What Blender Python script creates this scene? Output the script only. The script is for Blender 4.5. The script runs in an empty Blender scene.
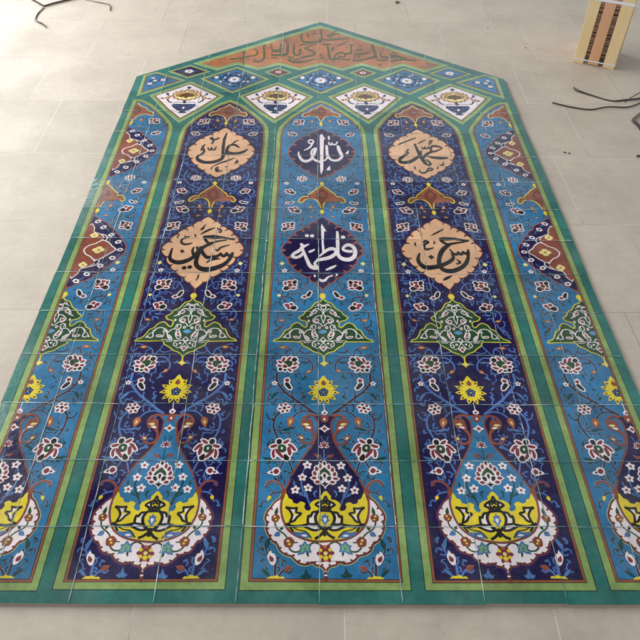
import bpy, bmesh, math, random
from mathutils import Vector, Matrix
from mathutils.geometry import tessellate_polygon
random.seed(7)
T = 0.2            # one mural tile is 20 cm
U0 = 0.08 * T      # mural axis
STEP = 0.0001      # enamel layers
CNT = [0]
def lift(z):
    CNT[0] = (CNT[0]+1) % 11
    return z+.04*CNT[0]
C = bpy.context.scene.collection
PI = math.pi
sin, cos = math.sin, math.cos

# ------------------------------------------------------------------ helpers
def P(s):
    f = [float(t) for t in s.split()]
    return [(f[i], f[i+1]) for i in range(0, len(f), 2)]
def P3(s):
    f = [float(t) for t in s.split()]
    return [(f[i], f[i+1], f[i+2]) for i in range(0, len(f), 3)]
def mir(pts):
    return [(-p[0],) + tuple(p[1:]) for p in pts]
def sym(pts):
    """right half outline (top to bottom, ends on the axis) -> closed outline"""
    return list(pts) + [(-x, y) for x, y in reversed(pts) if abs(x) > 1e-3]
def smooth(pts, closed=False, n=4):
    if n <= 1 or len(pts) < 3: return list(pts)
    out = []; L = len(pts); dim = len(pts[0])
    rng = range(L) if closed else range(L-1)
    for i in rng:
        if closed: a, b, c, d = pts[(i-1) % L], pts[i], pts[(i+1) % L], pts[(i+2) % L]
        else: a, b, c, d = pts[max(i-1, 0)], pts[i], pts[i+1], pts[min(i+2, L-1)]
        for k in range(n):
            t = k/n
            out.append(tuple(.5*((2*b[j])+(-a[j]+c[j])*t+(2*a[j]-5*b[j]+4*c[j]-d[j])*t*t+(-a[j]+3*b[j]-3*c[j]+d[j])*t**3) for j in range(dim)))
    if not closed: out.append(tuple(pts[-1]))
    return out
def offset(poly, d):
    """grow a closed polygon outward by d (mitred)"""
    A = sum(poly[i-1][0]*poly[i][1]-poly[i][0]*poly[i-1][1] for i in range(len(poly)))
    s = 1 if A > 0 else -1
    out = []; n = len(poly)
    for i in range(n):
        a, b, c = poly[i-1], poly[i], poly[(i+1) % n]
        e1 = Vector((b[0]-a[0], b[1]-a[1])); e2 = Vector((c[0]-b[0], c[1]-b[1]))
        if e1.length < 1e-6 or e2.length < 1e-6: out.append(b); continue
        e1.normalize(); e2.normalize()
        n1 = Vector((e1.y, -e1.x))*s; n2 = Vector((e2.y, -e2.x))*s
        m = n1+n2
        k = m.dot(n1)
        if k < .35: k = .35
        m = m/k
        out.append((b[0]+m.x*d, b[1]+m.y*d))
    return out
def drop(cx, cy, L, W, ang, n=10):
    """teardrop: round end at the base (cx,cy), tip at distance L along ang"""
    pts = []
    for i in range(n+1):
        t = i/n
        w = W*.5*sin(PI*min(1, t**.75))*(1.15-.35*t)
        pts.append((t*L, w))
    q = pts + [(x, -y) for x, y in reversed(pts[1:-1])]
    ca, sa = cos(ang), sin(ang)
    return [(cx+x*ca-y*sa, cy+x*sa+y*ca) for x, y in q]
def ell(cx, cy, a, b, ang=0, n=16, lob=0, la=.1):
    o = []
    for i in range(n):
        t = 2*PI*i/n
        k = 1+(la*abs(cos(lob*t/2)) if lob else 0)
        x, y = a*k*cos(t), b*k*sin(t)
        o.append((cx+x*cos(ang)-y*sin(ang), cy+x*sin(ang)+y*cos(ang)))
    return o

class MB:
    """collects flat enamel shapes in tile units and links them as ONE mesh object"""
    def __init__(s, pal, ox=0.0, clip=None):
        s.v = []; s.f = []; s.mi = []; s.mats = []; s.pal = pal; s.ox = ox; s.clip = clip; s.m = False
    def mat(s, c):
        c = s.pal.get(c, c)
        if c not in s.mats: s.mats.append(c)
        return s.mats.index(c)
    def _poly(s, pts, c, z):
        q = [pts[0]]
        for p in pts[1:]:
            if abs(p[0]-q[-1][0])+abs(p[1]-q[-1][1]) > 1e-5: q.append(p)
        if abs(q[0][0]-q[-1][0])+abs(q[0][1]-q[-1][1]) < 1e-5: q.pop()
        if len(q) < 3: return
        tri = tessellate_polygon([[Vector((x, y, 0)) for x, y in q]])
        b = len(s.v); mi = s.mat(c); z = lift(z)
        s.v += [(x, y, z*STEP) for x, y in q]
        for t in tri:
            a, bb, cc = (q[i] for i in t)
            A = (bb[0]-a[0])*(cc[1]-a[1])-(cc[0]-a[0])*(bb[1]-a[1])
            if abs(A) < 1e-9: continue
            t = tuple(b+i for i in t)
            s.f.append(t if A > 0 else t[::-1]); s.mi.append(mi)
    def poly(s, pts, c, z, both=True):
        s._poly(pts, c, z)
        if s.m and both: s._poly(mir(pts), c, z)
    def _rib(s, pts, c, z, ridge, asp=1.0):
        b = len(s.v); mi = s.mat(c); n = len(pts); z = lift(z)
        for i in range(n):
            a = pts[max(i-1, 0)]; d = pts[min(i+1, n-1)]
            tx, ty = d[0]-a[0], d[1]-a[1]; L = math.hypot(tx, ty) or 1
            nx, ny = -ty/L, tx/L; x, y, w = pts[i]; w *= .5
            s.v += [(x+nx*w, y+ny*w*asp, z*STEP), (x, y, z*STEP+ridge), (x-nx*w, y-ny*w*asp, z*STEP)]
        for i in range(n-1):
            k = b+3*i
            s.f += [(k, k+1, k+4, k+3), (k+1, k+2, k+5, k+4)]; s.mi += [mi, mi]
        for f0 in range(len(s.f)-2*(n-1), len(s.f)):
            q = [s.v[j] for j in s.f[f0]]
            A = sum(q[i-1][0]*q[i][1]-q[i][0]*q[i-1][1] for i in range(4))
            if A < 0: s.f[f0] = s.f[f0][::-1]
    def rib(s, pts, c, z, w=None, ridge=.0000, n=4, taper=False, closed=False):
        q = [(p[0], p[1], (w if w is not None else p[2])) for p in pts]
        if taper:
            L = len(q); q = [(x, y, ww*(1-.75*(i/(L-1))**2)) for i, (x, y, ww) in enumerate(q)]
        q = smooth(q, closed, n)
        if closed: q.append(q[0])
        s._rib(q, c, z, ridge)
        if s.m: s._rib(mir(q), c, z, ridge)
    def build(s, name, parent=None, loc=None):
        if not s.f: return None
        me = bpy.data.meshes.new(name)
        ox = s.ox*T+U0; ph = s.ox*3.1
        wob = lambda x, y: (x+.0065*sin(5.3*y+2.1*x+ph)+.0035*sin(13.7*y-9.1*x+ph*2), y+.0065*sin(6.1*x+1.7*y+ph*1.3)+.0035*sin(15.1*x+8.3*y+ph))
        me.from_pydata([(wob(x+s.ox, y)[0]*T+U0, wob(x+s.ox, y)[1]*T, z) for x, y, z in s.v], [], s.f)
        for m in s.mats: me.materials.append(MAT[m])
        me.polygons.foreach_set('material_index', s.mi)
        me.update()
        if s.clip:
            bm = bmesh.new(); bm.from_mesh(me)
            side, lim = s.clip
            bmesh.ops.bisect_plane(bm, geom=bm.verts[:]+bm.edges[:]+bm.faces[:], plane_co=(ox+lim*T, 0, 0),
                                   plane_no=(side, 0, 0), clear_inner=True)
            bm.to_mesh(me); ok = len(bm.faces); bm.free()
            if not ok: bpy.data.meshes.remove(me); return None
        cx = sum(v.co.x for v in me.vertices)/len(me.vertices); cy = sum(v.co.y for v in me.vertices)/len(me.vertices)
        me.transform(Matrix.Translation((-cx, -cy, 0)))
        o = bpy.data.objects.new(name, me); C.objects.link(o)
        o.location = (cx, cy, 0)
        if parent:
            o.parent = parent
            pw = Vector((0, 0, 0)); q = parent
            while q: pw += q.location; q = q.parent
            o.location = Vector((cx, cy, 0)) - pw
        return o

def thing(name, label, cat, loc=(0, 0, 0), group=None):
    o = bpy.data.objects.new(name, None); C.objects.link(o); o.location = loc
    o['label'] = label; o['category'] = cat
    if group: o['group'] = group
    o.empty_display_size = .05
    return o
def meshobj(name, verts, faces, mats, parent=None, mi=None, bevel=0, smoothf=False):
    me = bpy.data.meshes.new(name); me.from_pydata(verts, [], faces); me.update()
    for m in mats: me.materials.append(m)
    if mi: me.polygons.foreach_set('material_index', mi)
    if bevel:
        bm = bmesh.new(); bm.from_mesh(me)
        bmesh.ops.bevel(bm, geom=bm.edges[:], offset=bevel, segments=2, affect='EDGES', profile=.6)
        bm.to_mesh(me); bm.free()
    if smoothf:
        for p in me.polygons: p.use_smooth = True
    o = bpy.data.objects.new(name, me); C.objects.link(o)
    if parent: o.parent = parent
    return o

# ------------------------------------------------------------------ materials
def srgb(r, g, b):
    f = lambda c: (c/255/12.92) if c/255 <= .04045 else ((c/255+.055)/1.055)**2.4
    return (f(r), f(g), f(b), 1)
def newmat(name):
    m = bpy.data.materials.new(name); m.use_nodes = True
    nt = m.node_tree; nt.nodes.clear()
    out = nt.nodes.new('ShaderNodeOutputMaterial'); bs = nt.nodes.new('ShaderNodeBsdfPrincipled')
    nt.links.new(bs.outputs[0], out.inputs[0])
    return m, nt, bs
def N(nt, t, **kw):
    n = nt.nodes.new(t)
    for k, v in kw.items():
        if k.startswith('i_'):
            key = k[2:]
            n.inputs[int(key) if key.isdigit() else key].default_value = v
        else: setattr(n, k, v)
    return n
def mathn(nt, op, a, b=None, c=None):
    n = nt.nodes.new('ShaderNodeMath'); n.operation = op
    for i, x in enumerate((a, b, c)):
        if x is None: continue
        if isinstance(x, (int, float)): n.inputs[i].default_value = x
        else: nt.links.new(x, n.inputs[i])
    return n.outputs[0]
def mixc(nt, fac, a, b, mode='MIX'):
    n = nt.nodes.new('ShaderNodeMix'); n.data_type = 'RGBA'; n.blend_type = mode
    for sk, x in ((n.inputs[0], fac), (n.inputs[6], a), (n.inputs[7], b)):
        if isinstance(x, (int, float)): sk.default_value = x
        elif isinstance(x, tuple): sk.default_value = x
        else: nt.links.new(x, sk)
    return n.outputs[2]

def tile_group():
    """per-tile glaze: every 20 cm tile lies at a slightly different angle and was fired a little differently"""
    g = bpy.data.node_groups.new('TileGlaze', 'ShaderNodeTree')
    g.interface.new_socket('Color', in_out='INPUT', socket_type='NodeSocketColor')
    g.interface.new_socket('Tone', in_out='INPUT', socket_type='NodeSocketFloat')
    g.interface.new_socket('Color', in_out='OUTPUT', socket_type='NodeSocketColor')
    g.interface.new_socket('Normal', in_out='OUTPUT', socket_type='NodeSocketVector')
    g.interface.new_socket('Roughness', in_out='OUTPUT', socket_type='NodeSocketFloat')
    gi = g.nodes.new('NodeGroupInput'); go = g.nodes.new('NodeGroupOutput')
    geo = g.nodes.new('ShaderNodeNewGeometry')
    sc = N(g, 'ShaderNodeVectorMath', operation='SCALE'); sc.inputs['Scale'].default_value = 1/T
    g.links.new(geo.outputs['Position'], sc.inputs[0])
    fl = N(g, 'ShaderNodeVectorMath', operation='FLOOR'); g.links.new(sc.outputs[0], fl.inputs[0])
    fl2 = N(g, 'ShaderNodeVectorMath', operation='MULTIPLY'); fl2.inputs[1].default_value = (1, 1, 0); g.links.new(fl.outputs[0], fl2.inputs[0])
    wn = N(g, 'ShaderNodeTexWhiteNoise', noise_dimensions='3D'); g.links.new(fl2.outputs[0], wn.inputs['Vector'])
    # tilt
    sub = N(g, 'ShaderNodeVectorMath', operation='SUBTRACT'); sub.inputs[1].default_value = (.5, .5, .5); g.links.new(wn.outputs['Color'], sub.inputs[0])
    ml = N(g, 'ShaderNodeVectorMath', operation='MULTIPLY'); ml.inputs[1].default_value = (.045, .045, 0); g.links.new(sub.outputs[0], ml.inputs[0])
    ad = N(g, 'ShaderNodeVectorMath', operation='ADD'); g.links.new(geo.outputs['Normal'], ad.inputs[0]); g.links.new(ml.outputs[0], ad.inputs[1])
    nm = N(g, 'ShaderNodeVectorMath', operation='NORMALIZE'); g.links.new(ad.outputs[0], nm.inputs[0])
    # glaze pull and brush unevenness
    n1 = N(g, 'ShaderNodeTexNoise'); n1.inputs['Scale'].default_value = 55; n1.inputs['Detail'].default_value = 3
    g.links.new(geo.outputs['Position'], n1.inputs['Vector'])
    n2 = N(g, 'ShaderNodeTexNoise'); n2.inputs['Scale'].default_value = 9; n2.inputs['Detail'].default_value = 4
    g.links.new(geo.outputs['Position'], n2.inputs['Vector'])
    bp = N(g, 'ShaderNodeBump'); bp.inputs['Strength'].default_value = .35; bp.inputs['Distance'].default_value = .0012
    g.links.new(n1.outputs[0], bp.inputs['Height']); g.links.new(nm.outputs[0], bp.inputs['Normal'])
    # tone
    r1 = N(g, 'ShaderNodeMapRange', i_3=.80, i_4=1.18); g.links.new(wn.outputs['Value'], r1.inputs[0])
    r2 = N(g, 'ShaderNodeMapRange', i_1=.3, i_2=.7, i_3=.74, i_4=1.24); g.links.new(n2.outputs[0], r2.inputs[0])
    r3 = N(g, 'ShaderNodeMapRange', i_1=.3, i_2=.7, i_3=.88, i_4=1.12); g.links.new(n1.outputs[0], r3.inputs[0])
    m1 = mathn(g, 'MULTIPLY', r1.outputs[0], r2.outputs[0]); m2 = mathn(g, 'MULTIPLY', m1, r3.outputs[0])
    m3 = mathn(g, 'SUBTRACT', m2, 1.0); m4 = mathn(g, 'MULTIPLY', m3, gi.outputs['Tone']); m5 = mathn(g, 'ADD', m4, 1.0)
    vs = N(g, 'ShaderNodeVectorMath', operation='SCALE'); g.links.new(gi.outputs['Color'], vs.inputs[0]); g.links.new(m5, vs.inputs['Scale'])
    # plaster dust and scuffs on the glaze
    n4 = N(g, 'ShaderNodeTexNoise'); n4.inputs['Scale'].default_value = 340; n4.inputs['Detail'].default_value = 2
    g.links.new(geo.outputs['Position'], n4.inputs['Vector'])
    sp = N(g, 'ShaderNodeMapRange', i_1=.715, i_2=.75, i_3=0, i_4=.55); g.links.new(n4.outputs[0], sp.inputs[0])
    n5 = N(g, 'ShaderNodeTexNoise'); n5.inputs['Scale'].default_value = 4.2; n5.inputs['Detail'].default_value = 6; n5.inputs['Roughness'].default_value = .65
    g.links.new(geo.outputs['Position'], n5.inputs['Vector'])
    du = N(g, 'ShaderNodeMapRange', i_1=.45, i_2=.75, i_3=.0, i_4=.09); g.links.new(n5.outputs[0], du.inputs[0])
    ds = mathn(g, 'MAXIMUM', sp.outputs[0], du.outputs[0])
    mc = mixc(g, ds, vs.outputs[0], (.62, .58, .52, 1))
    rr = N(g, 'ShaderNodeMapRange', i_1=.35, i_2=.75, i_3=.10, i_4=.27); g.links.new(n5.outputs[0], rr.inputs[0])
    g.links.new(mc, go.inputs['Color']); g.links.new(bp.outputs[0], go.inputs['Normal']); g.links.new(rr.outputs[0], go.inputs['Roughness'])
    return g
TG = tile_group()
MAT = {}
def glaze(key, rgb, tone=1.0, coat=0):
    m, nt, bs = newmat('glaze_' + key)
    gn = nt.nodes.new('ShaderNodeGroup'); gn.node_tree = TG
    gn.inputs['Color'].default_value = srgb(*rgb); gn.inputs['Tone'].default_value = tone
    nt.links.new(gn.outputs['Color'], bs.inputs['Base Color'])
    nt.links.new(gn.outputs['Normal'], bs.inputs['Normal'])
    nt.links.new(gn.outputs['Roughness'], bs.inputs['Roughness'])
    bs.inputs['IOR'].default_value = 1.52
    MAT[key] = m
for k, c, t in [('teal', (44, 112, 102), 1), ('green', (138, 164, 94), 1), ('line', (22, 38, 34), .5), ('brown', (150, 84, 52), 1),
                ('navy', (22, 6, 66), .9), ('turq', (44, 114, 158), 1), ('white', (240, 228, 228), .5), ('maroon', (124, 46, 56), .8), ('wine', (112, 50, 42), .8),
                ('rust', (138, 70, 50), 1), ('vine', (70, 24, 30), .7), ('leafd', (14, 66, 62), .8), ('blue', (78, 120, 172), 1),
                ('bluel', (92, 150, 196), .8), ('yellow', (232, 208, 46), .7), ('black', (22, 20, 22), .5), ('lemon', (206, 200, 72), .7), ('dgreen', (34, 70, 34), 1),
                ('orange', (178, 104, 56), 1), ('peach', (228, 178, 138), .6), ('title', (176, 108, 62), 1), ('olive', (74, 78, 34), 1),
                ('pale', (172, 196, 146), .6), ('cream', (232, 218, 140), .7), ('halo', (96, 150, 186), .8), ('edge', (150, 84, 76), .8),
                ('haloN', (40, 34, 120), .8), ('lgreen', (120, 170, 120), .8), ('dblue', (24, 36, 88), .8), ('brownd', (110, 52, 28), .8)]:
    glaze(k, c, t)
# raw clay edge
m, nt, bs = newmat('clay_edge'); MAT['clay'] = m
n = N(nt, 'ShaderNodeTexNoise', i_Scale=60.0); rp = N(nt, 'ShaderNodeValToRGB')
rp.color_ramp.elements[0].color = srgb(150, 118, 100); rp.color_ramp.elements[1].color = srgb(206, 188, 166)
nt.links.new(n.outputs[0], rp.inputs[0]); nt.links.new(rp.outputs[0], bs.inputs['Base Color']); bs.inputs['Roughness'].default_value = .9
# joint: bare pale edge, broken and dusty; light it catches painted into the colour
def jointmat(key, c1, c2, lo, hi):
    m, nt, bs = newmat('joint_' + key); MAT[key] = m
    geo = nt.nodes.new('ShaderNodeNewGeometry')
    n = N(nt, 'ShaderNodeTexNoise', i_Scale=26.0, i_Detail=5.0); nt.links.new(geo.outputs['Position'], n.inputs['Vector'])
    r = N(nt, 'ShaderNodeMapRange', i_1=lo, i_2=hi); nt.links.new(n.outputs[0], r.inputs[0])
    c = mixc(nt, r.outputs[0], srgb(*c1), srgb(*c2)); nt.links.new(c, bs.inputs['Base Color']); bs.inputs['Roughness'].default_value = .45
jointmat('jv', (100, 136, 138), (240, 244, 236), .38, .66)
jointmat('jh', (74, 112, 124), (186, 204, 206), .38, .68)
jointmat('jd', (20, 30, 36), (60, 80, 80), .35, .65)

# ------------------------------------------------------------------ the floor
def floor_mat():
    m, nt, bs = newmat('porcelain_floor')
    geo = nt.nodes.new('ShaderNodeNewGeometry')
    mp = N(nt, 'ShaderNodeMapping'); mp.inputs['Location'].default_value = (-(-.02-.50*20)*1.0, -(0.006-.504*20), 0)
    nt.links.new(geo.outputs['Position'], mp.inputs[0])
    br = N(nt, 'ShaderNodeTexBrick', offset=.67, offset_frequency=2)
    br.inputs['Color1'].default_value = (0, 0, 0, 1); br.inputs['Color2'].default_value = (1, 1, 1, 1); br.inputs['Mortar'].default_value = (.5, .5, .5, 1)
    br.inputs['Scale'].default_value = 1; br.inputs['Mortar Size'].default_value = .0016; br.inputs['Mortar Smooth'].default_value = .3
    br.inputs['Brick Width'].default_value = .504; br.inputs['Row Height'].default_value = .504
    nt.links.new(mp.outputs[0], br.inputs['Vector'])
    # veining of the stoneware: fine streaks along x, soft clouds
    st = N(nt, 'ShaderNodeMapping'); st.inputs['Scale'].default_value = (9, 55, 1); nt.links.new(geo.outputs['Position'], st.inputs[0])
    n1 = N(nt, 'ShaderNodeTexNoise', i_Scale=1.0, i_Detail=6.0, i_Roughness=.6); nt.links.new(st.outputs[0], n1.inputs['Vector'])
    n2 = N(nt, 'ShaderNodeTexNoise', i_Scale=2.6, i_Detail=7.0, i_Roughness=.6); nt.links.new(geo.outputs['Position'], n2.inputs['Vector'])
    n3 = N(nt, 'ShaderNodeTexNoise', i_Scale=5.0, i_Detail=8.0, i_Roughness=.75, i_Distortion=.3); nt.links.new(geo.outputs['Position'], n3.inputs['Vector'])
    base = srgb(208, 195, 178); dark = srgb(186, 171, 152)
    r1 = N(nt, 'ShaderNodeMapRange', i_1=.35, i_2=.7, i_3=0.0, i_4=.28); nt.links.new(n1.outputs[0], r1.inputs[0])
    r2 = N(nt, 'ShaderNodeMapRange', i_1=.4, i_2=.75, i_3=0.0, i_4=.7); nt.links.new(n2.outputs[0], r2.inputs[0])
    c = mixc(nt, r1.outputs[0], base, dark)
    c = mixc(nt, r2.outputs[0], c, srgb(178, 166, 150))
    # dirt smears
    r3 = N(nt, 'ShaderNodeMapRange', i_1=.60, i_2=.85, i_3=0.0, i_4=.45); nt.links.new(n3.outputs[0], r3.inputs[0])
    c = mixc(nt, r3.outputs[0], c, srgb(120, 106, 92))
    n6 = N(nt, 'ShaderNodeTexNoise', i_Scale=150.0, i_Detail=2.0); nt.links.new(geo.outputs['Position'], n6.inputs['Vector'])
    r6 = N(nt, 'ShaderNodeMapRange', i_1=.70, i_2=.76, i_3=0.0, i_4=.45); nt.links.new(n6.outputs[0], r6.inputs[0])
    c = mixc(nt, r6.outputs[0], c, srgb(110, 98, 86))
    n7 = N(nt, 'ShaderNodeTexNoise', i_Scale=34.0, i_Detail=6.0, i_Roughness=.7); nt.links.new(geo.outputs['Position'], n7.inputs['Vector'])
    r7 = N(nt, 'ShaderNodeMapRange', i_1=.3, i_2=.7, i_3=.93, i_4=1.06); nt.links.new(n7.outputs[0], r7.inputs[0])
    v7 = N(nt, 'ShaderNodeVectorMath', operation='SCALE'); nt.links.new(c, v7.inputs[0]); nt.links.new(r7.outputs[0], v7.inputs['Scale']); c = v7.outputs[0]
    tn = N(nt, 'ShaderNodeMapRange', i_3=.95, i_4=1.03); nt.links.new(br.outputs['Color'], tn.inputs[0])
    vs = N(nt, 'ShaderNodeVectorMath', operation='SCALE'); nt.links.new(c, vs.inputs[0]); nt.links.new(tn.outputs[0], vs.inputs['Scale'])
    # joint visibility varies along the floor
    nj = N(nt, 'ShaderNodeTexNoise', i_Scale=1.3, i_Detail=2.0); nt.links.new(geo.outputs['Position'], nj.inputs['Vector'])
    rj = N(nt, 'ShaderNodeMapRange', i_1=.47, i_2=.53); nt.links.new(nj.outputs[0], rj.inputs[0])
    jc = mixc(nt, rj.outputs[0], srgb(120, 112, 102), srgb(236, 230, 220))
    c2 = mixc(nt, mathn(nt, 'MULTIPLY', br.outputs['Fac'], .6), vs.outputs[0], jc)
    nt.links.new(c2, bs.inputs['Base Color'])
    rr = N(nt, 'ShaderNodeMapRange', i_1=.3, i_2=.7, i_3=.44, i_4=.58); nt.links.new(n2.outputs[0], rr.inputs[0])
    nt.links.new(rr.outputs[0], bs.inputs['Roughness'])
    bp = N(nt, 'ShaderNodeBump', i_Strength=.25, i_Distance=.001); nt.links.new(n1.outputs[0], bp.inputs['Height'])
    nt.links.new(bp.outputs[0], bs.inputs['Normal'])
    bs.inputs['IOR'].default_value = 1.5
    return m
ZF = -.009
fl = meshobj('floor', [(-7, -3, ZF), (7, -3, ZF), (7, 9, ZF), (-7, 9, ZF)], [(0, 1, 2, 3)], [floor_mat()])
fl['kind'] = 'structure'

# ------------------------------------------------------------------ the mural
mural = thing('tile_mural', 'large pointed panel of painted glazed tiles with arches and Arabic calligraphy laid on the floor', 'tile mural', (U0, 1.7, 0))
W = 4.87; SH = 13.85; AP = 17.58
# tile bed: body of the mural with slightly uneven edge tiles
def bed():
    rnd = random.Random(3); out = []
    j = lambda: rnd.uniform(-.010, .008)
    us = [-W]+[u-.08 for u in range(-4, 6) if abs(u-.08) < W-.05]+[W]
    for a, b in zip(us[:-1], us[1:]):
        d = j(); out += [(a+.002, d), (b-.002, d)]
    for v in range(0, 14):
        d = j(); out += [(W+d, max(v, .02)+.002), (W+d, min(v+1, SH)-.002)]
    k = (AP-SH)/W
    xs = [W*(1-i/8) for i in range(9)]
    for a, b in zip(xs[:-1], xs[1:]): out += [(a, AP-k*a), (b, AP-k*b)]
    for a, b in zip(reversed(xs[1:]), reversed(xs[:-1])): out += [(-a, AP-k*a), (-b, AP-k*b)]
    for v in range(13, -1, -1):
        d = j(); out += [(-W+d, min(v+1, SH)-.002), (-W+d, max(v, .02)+.002)]
    q = [out[0]]
    for p in out[1:]:
        if abs(p[0]-q[-1][0])+abs(p[1]-q[-1][1]) > 1e-3: q.append(p)
    m = MB({}); m.poly(q, 'teal', 0)
    n = len(q); b = len(m.v); ci = m.mat('clay')
    m.v += [(x, y, 0) for x, y in q] + [(x, y, ZF) for x, y in q]
    for i in range(n):
        a, c = b+i, b+(i+1) % n
        m.f.append((a, a+n, c+n, c)); m.mi.append(ci)
    return m.build('tile_bed', mural)
bed()

def bands(m, poly, field, g=.10, b=.036, z=0, pale=False):
    """green band, dark line and brown band round a coloured field"""
    m._poly(offset(poly, b+g+.010), 'line', z+1)
    if pale:
        m._poly(offset(poly, b+g+.004), 'pale', z+1.5)
    m._poly(offset(poly, b+g+(-.018 if pale else 0)), 'green', z+2)
    m._poly(offset(poly, b+.008), 'line', z+3)
    m._poly(offset(poly, b), 'brown', z+4)
    m._poly(offset(poly, .008), 'line', z+5)
    m._poly(poly, field, z+6)

# ---- flower kinds, each drawn into its own mesh
def rose(m, x, y, r, z=10, k=6, rot=.3, core='black', pet='maroon'):
    m.poly(smooth([(x+r*(1.0 if i % 2 else .80)*cos(rot+PI*i/k), y+r*(1.0 if i % 2 else .80)*sin(rot+PI*i/k)) for i in range(2*k)], True, 3), 'white', z)
    for i in range(k):
        a = rot+2*PI*(i+.5)/k
        m.poly(ell(x+.60*r*cos(a), y+.60*r*sin(a), .26*r, .17*r, a, 10), pet if (i % 3) else ('black' if core == 'mix' else pet), z+1)
    m.poly(ell(x, y, .25*r, .23*r, 0, 10), 'black' if core == 'mix' else core, z+1)
def cluster(m, x, y, rx, ry, z=10, ang=0, seed=0):
    """side-on rose: a knot of red and black petals outlined in white"""
    rnd = random.Random(seed)
    ca, sa = cos(ang), sin(ang)
    tr = lambda a, b: (x+a*ca-b*sa, y+a*sa+b*ca)
    m.poly(smooth([tr(rx*(1.02 if i % 2 else .84)*cos(PI*i/8), ry*(1.02 if i % 2 else .84)*sin(PI*i/8)) for i in range(16)], True, 3), 'white', z)
    for (a, b, s, c) in [(-.58, .42, .24, 'black'), (0, .58, .22, 'maroon'), (.52, .46, .22, 'maroon'), (-.66, -.14, .20, 'maroon'), (.64, -.04, .18, 'maroon'),
                         (-.16, .06, .24, 'black'), (.24, .10, .17, 'maroon'), (-.30, -.52, .22, 'maroon'), (.16, -.48, .22, 'maroon'), (.58, -.52, .26, 'black')]:
        p = tr(a*rx, b*ry); m.poly(ell(p[0], p[1], s*rx, s*ry*.8, ang+a, 9), c, z+1)
def lotus(m, x, y, r, z=10, ang=PI/2, core='dgreen'):
    """open lotus palmette seen from the side: petals fan round a green ring, dark bud at tip and foot"""
    for i, a in enumerate([-2.25, -1.7, -1.15, -.62, .62, 1.15, 1.7, 2.25]):
        L = r*(1.05 if abs(a) > 1 else .95)
        m.poly(drop(x+.15*r*cos(ang+a), y+.15*r*sin(ang+a), L*.93, .62*r, ang+a), 'white', z)
        m.poly(drop(x+.42*r*cos(ang+a), y+.42*r*sin(ang+a), L*.50, .27*r, ang+a), 'maroon', z+2)
    for a in (0, PI):
        px, py = x+.62*r*cos(ang+a), y+.62*r*sin(ang+a)
        m.poly(ell(px, py, .34*r, .28*r, ang, 12, 6, .15), 'white', z+1)
        m.poly(ell(px, py, .22*r, .18*r, ang, 10), 'black', z+2)
    m.poly(ell(x, y, .36*r, .33*r, 0, 14), 'white', z+3)
    m.poly(ell(x, y, .29*r, .27*r, 0, 14), core, z+4)
    m.poly(ell(x, y, .11*r, .10*r, 0, 10), 'lgreen', z+5)
    m.poly(ell(x, y, .06*r, .06*r, 0, 8), 'white', z+6)
def halfbud(m, x, y, L, ang, z=10):
    m.poly(drop(x, y, L, .56*L, ang), 'white', z)
    m.poly(drop(x+.16*L*cos(ang), y+.16*L*sin(ang), .42*L, .34*L, ang), 'black', z+1)
    m.poly(drop(x+.58*L*cos(ang), y+.58*L*sin(ang), .30*L, .24*L, ang), 'maroon', z+1)
def star(m, x, y, r, z=10, core='maroon', rot=.3):
    for i in range(5):
        a = rot+2*PI*i/5
        m.poly(ell(x+.55*r*cos(a), y+.55*r*sin(a), .46*r, .34*r, a, 10), 'white', z)
    m.poly(ell(x, y, .30*r, .30*r, 0, 9), core, z+1)
def orangebud(m, x, y, L, ang, z=10, c='orange'):
    m.poly(drop(x-.06*L*cos(ang), y-.06*L*sin(ang), L*1.14, .58*L, ang), 'edge', z)
    m.poly(drop(x, y, L, .44*L, ang), c, z+1)
    m.poly(drop(x+.3*L*cos(ang), y+.3*L*sin(ang), .42*L, .16*L, ang), 'cream', z+2)
def leaf(m, x, y, L, ang, z=9, c='leaf', curl=.5):
    pts = []
    for i in range(5):
        t = i/4; a = ang+curl*t
        pts.append((x+L*t*cos(ang+curl*t*.7), y+L*t*sin(ang+curl*t*.7), .30*L*sin(PI*(.12+.82*t))))
    m.rib(pts, c, z, n=3)
def vine(m, pts, w, z=8, c='vine', taper=False):
    m.rib(pts, 'halov', z-1, w=w+.016, taper=taper)
    m.rib(pts, c, z, w=w, ridge=.00011, taper=taper)

# outline of a name medallion from its nodes: cusped edge
def cusped(nodes, bulge=.055):
    out = []
    for a, b in zip(nodes[:-1], nodes[1:]):
        dx, dy = b[0]-a[0], b[1]-a[1]; L = math.hypot(dx, dy)
        nx, ny = -dy/L, dx/L
        ends = (a is nodes[0] or b is nodes[-1])
        for i in range(5):
            t = i/5; h = (.15 if ends else 1)*bulge*sin(PI*t)**.7 if t else -.010
            out.append((a[0]+dx*t+nx*h, a[1]+dy*t+ny*h))
    out.append(nodes[-1])
    return out

UPM = P('0.025 11.192 0.163 11.032 0.292 10.875 0.493 10.720 0.647 10.452 0.779 10.179 0.670 9.853 0.489 9.576 0.292 9.384 0.127 9.210 0.012 9.117')
LOM = P('0.010 7.694 0.141 7.542 0.292 7.379 0.414 7.286 0.560 7.131 0.674 6.893 0.802 6.652 0.670 6.444 0.566 6.200 0.431 6.049 0.246 5.884 0.117 5.738 -0.004 5.580')
for L_ in (UPM, LOM):
    L_[:] = [(0, L_[0][1])] + [(x*.955, y) for x, y in L_[1:-1]] + [(0, L_[-1][1])]

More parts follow.
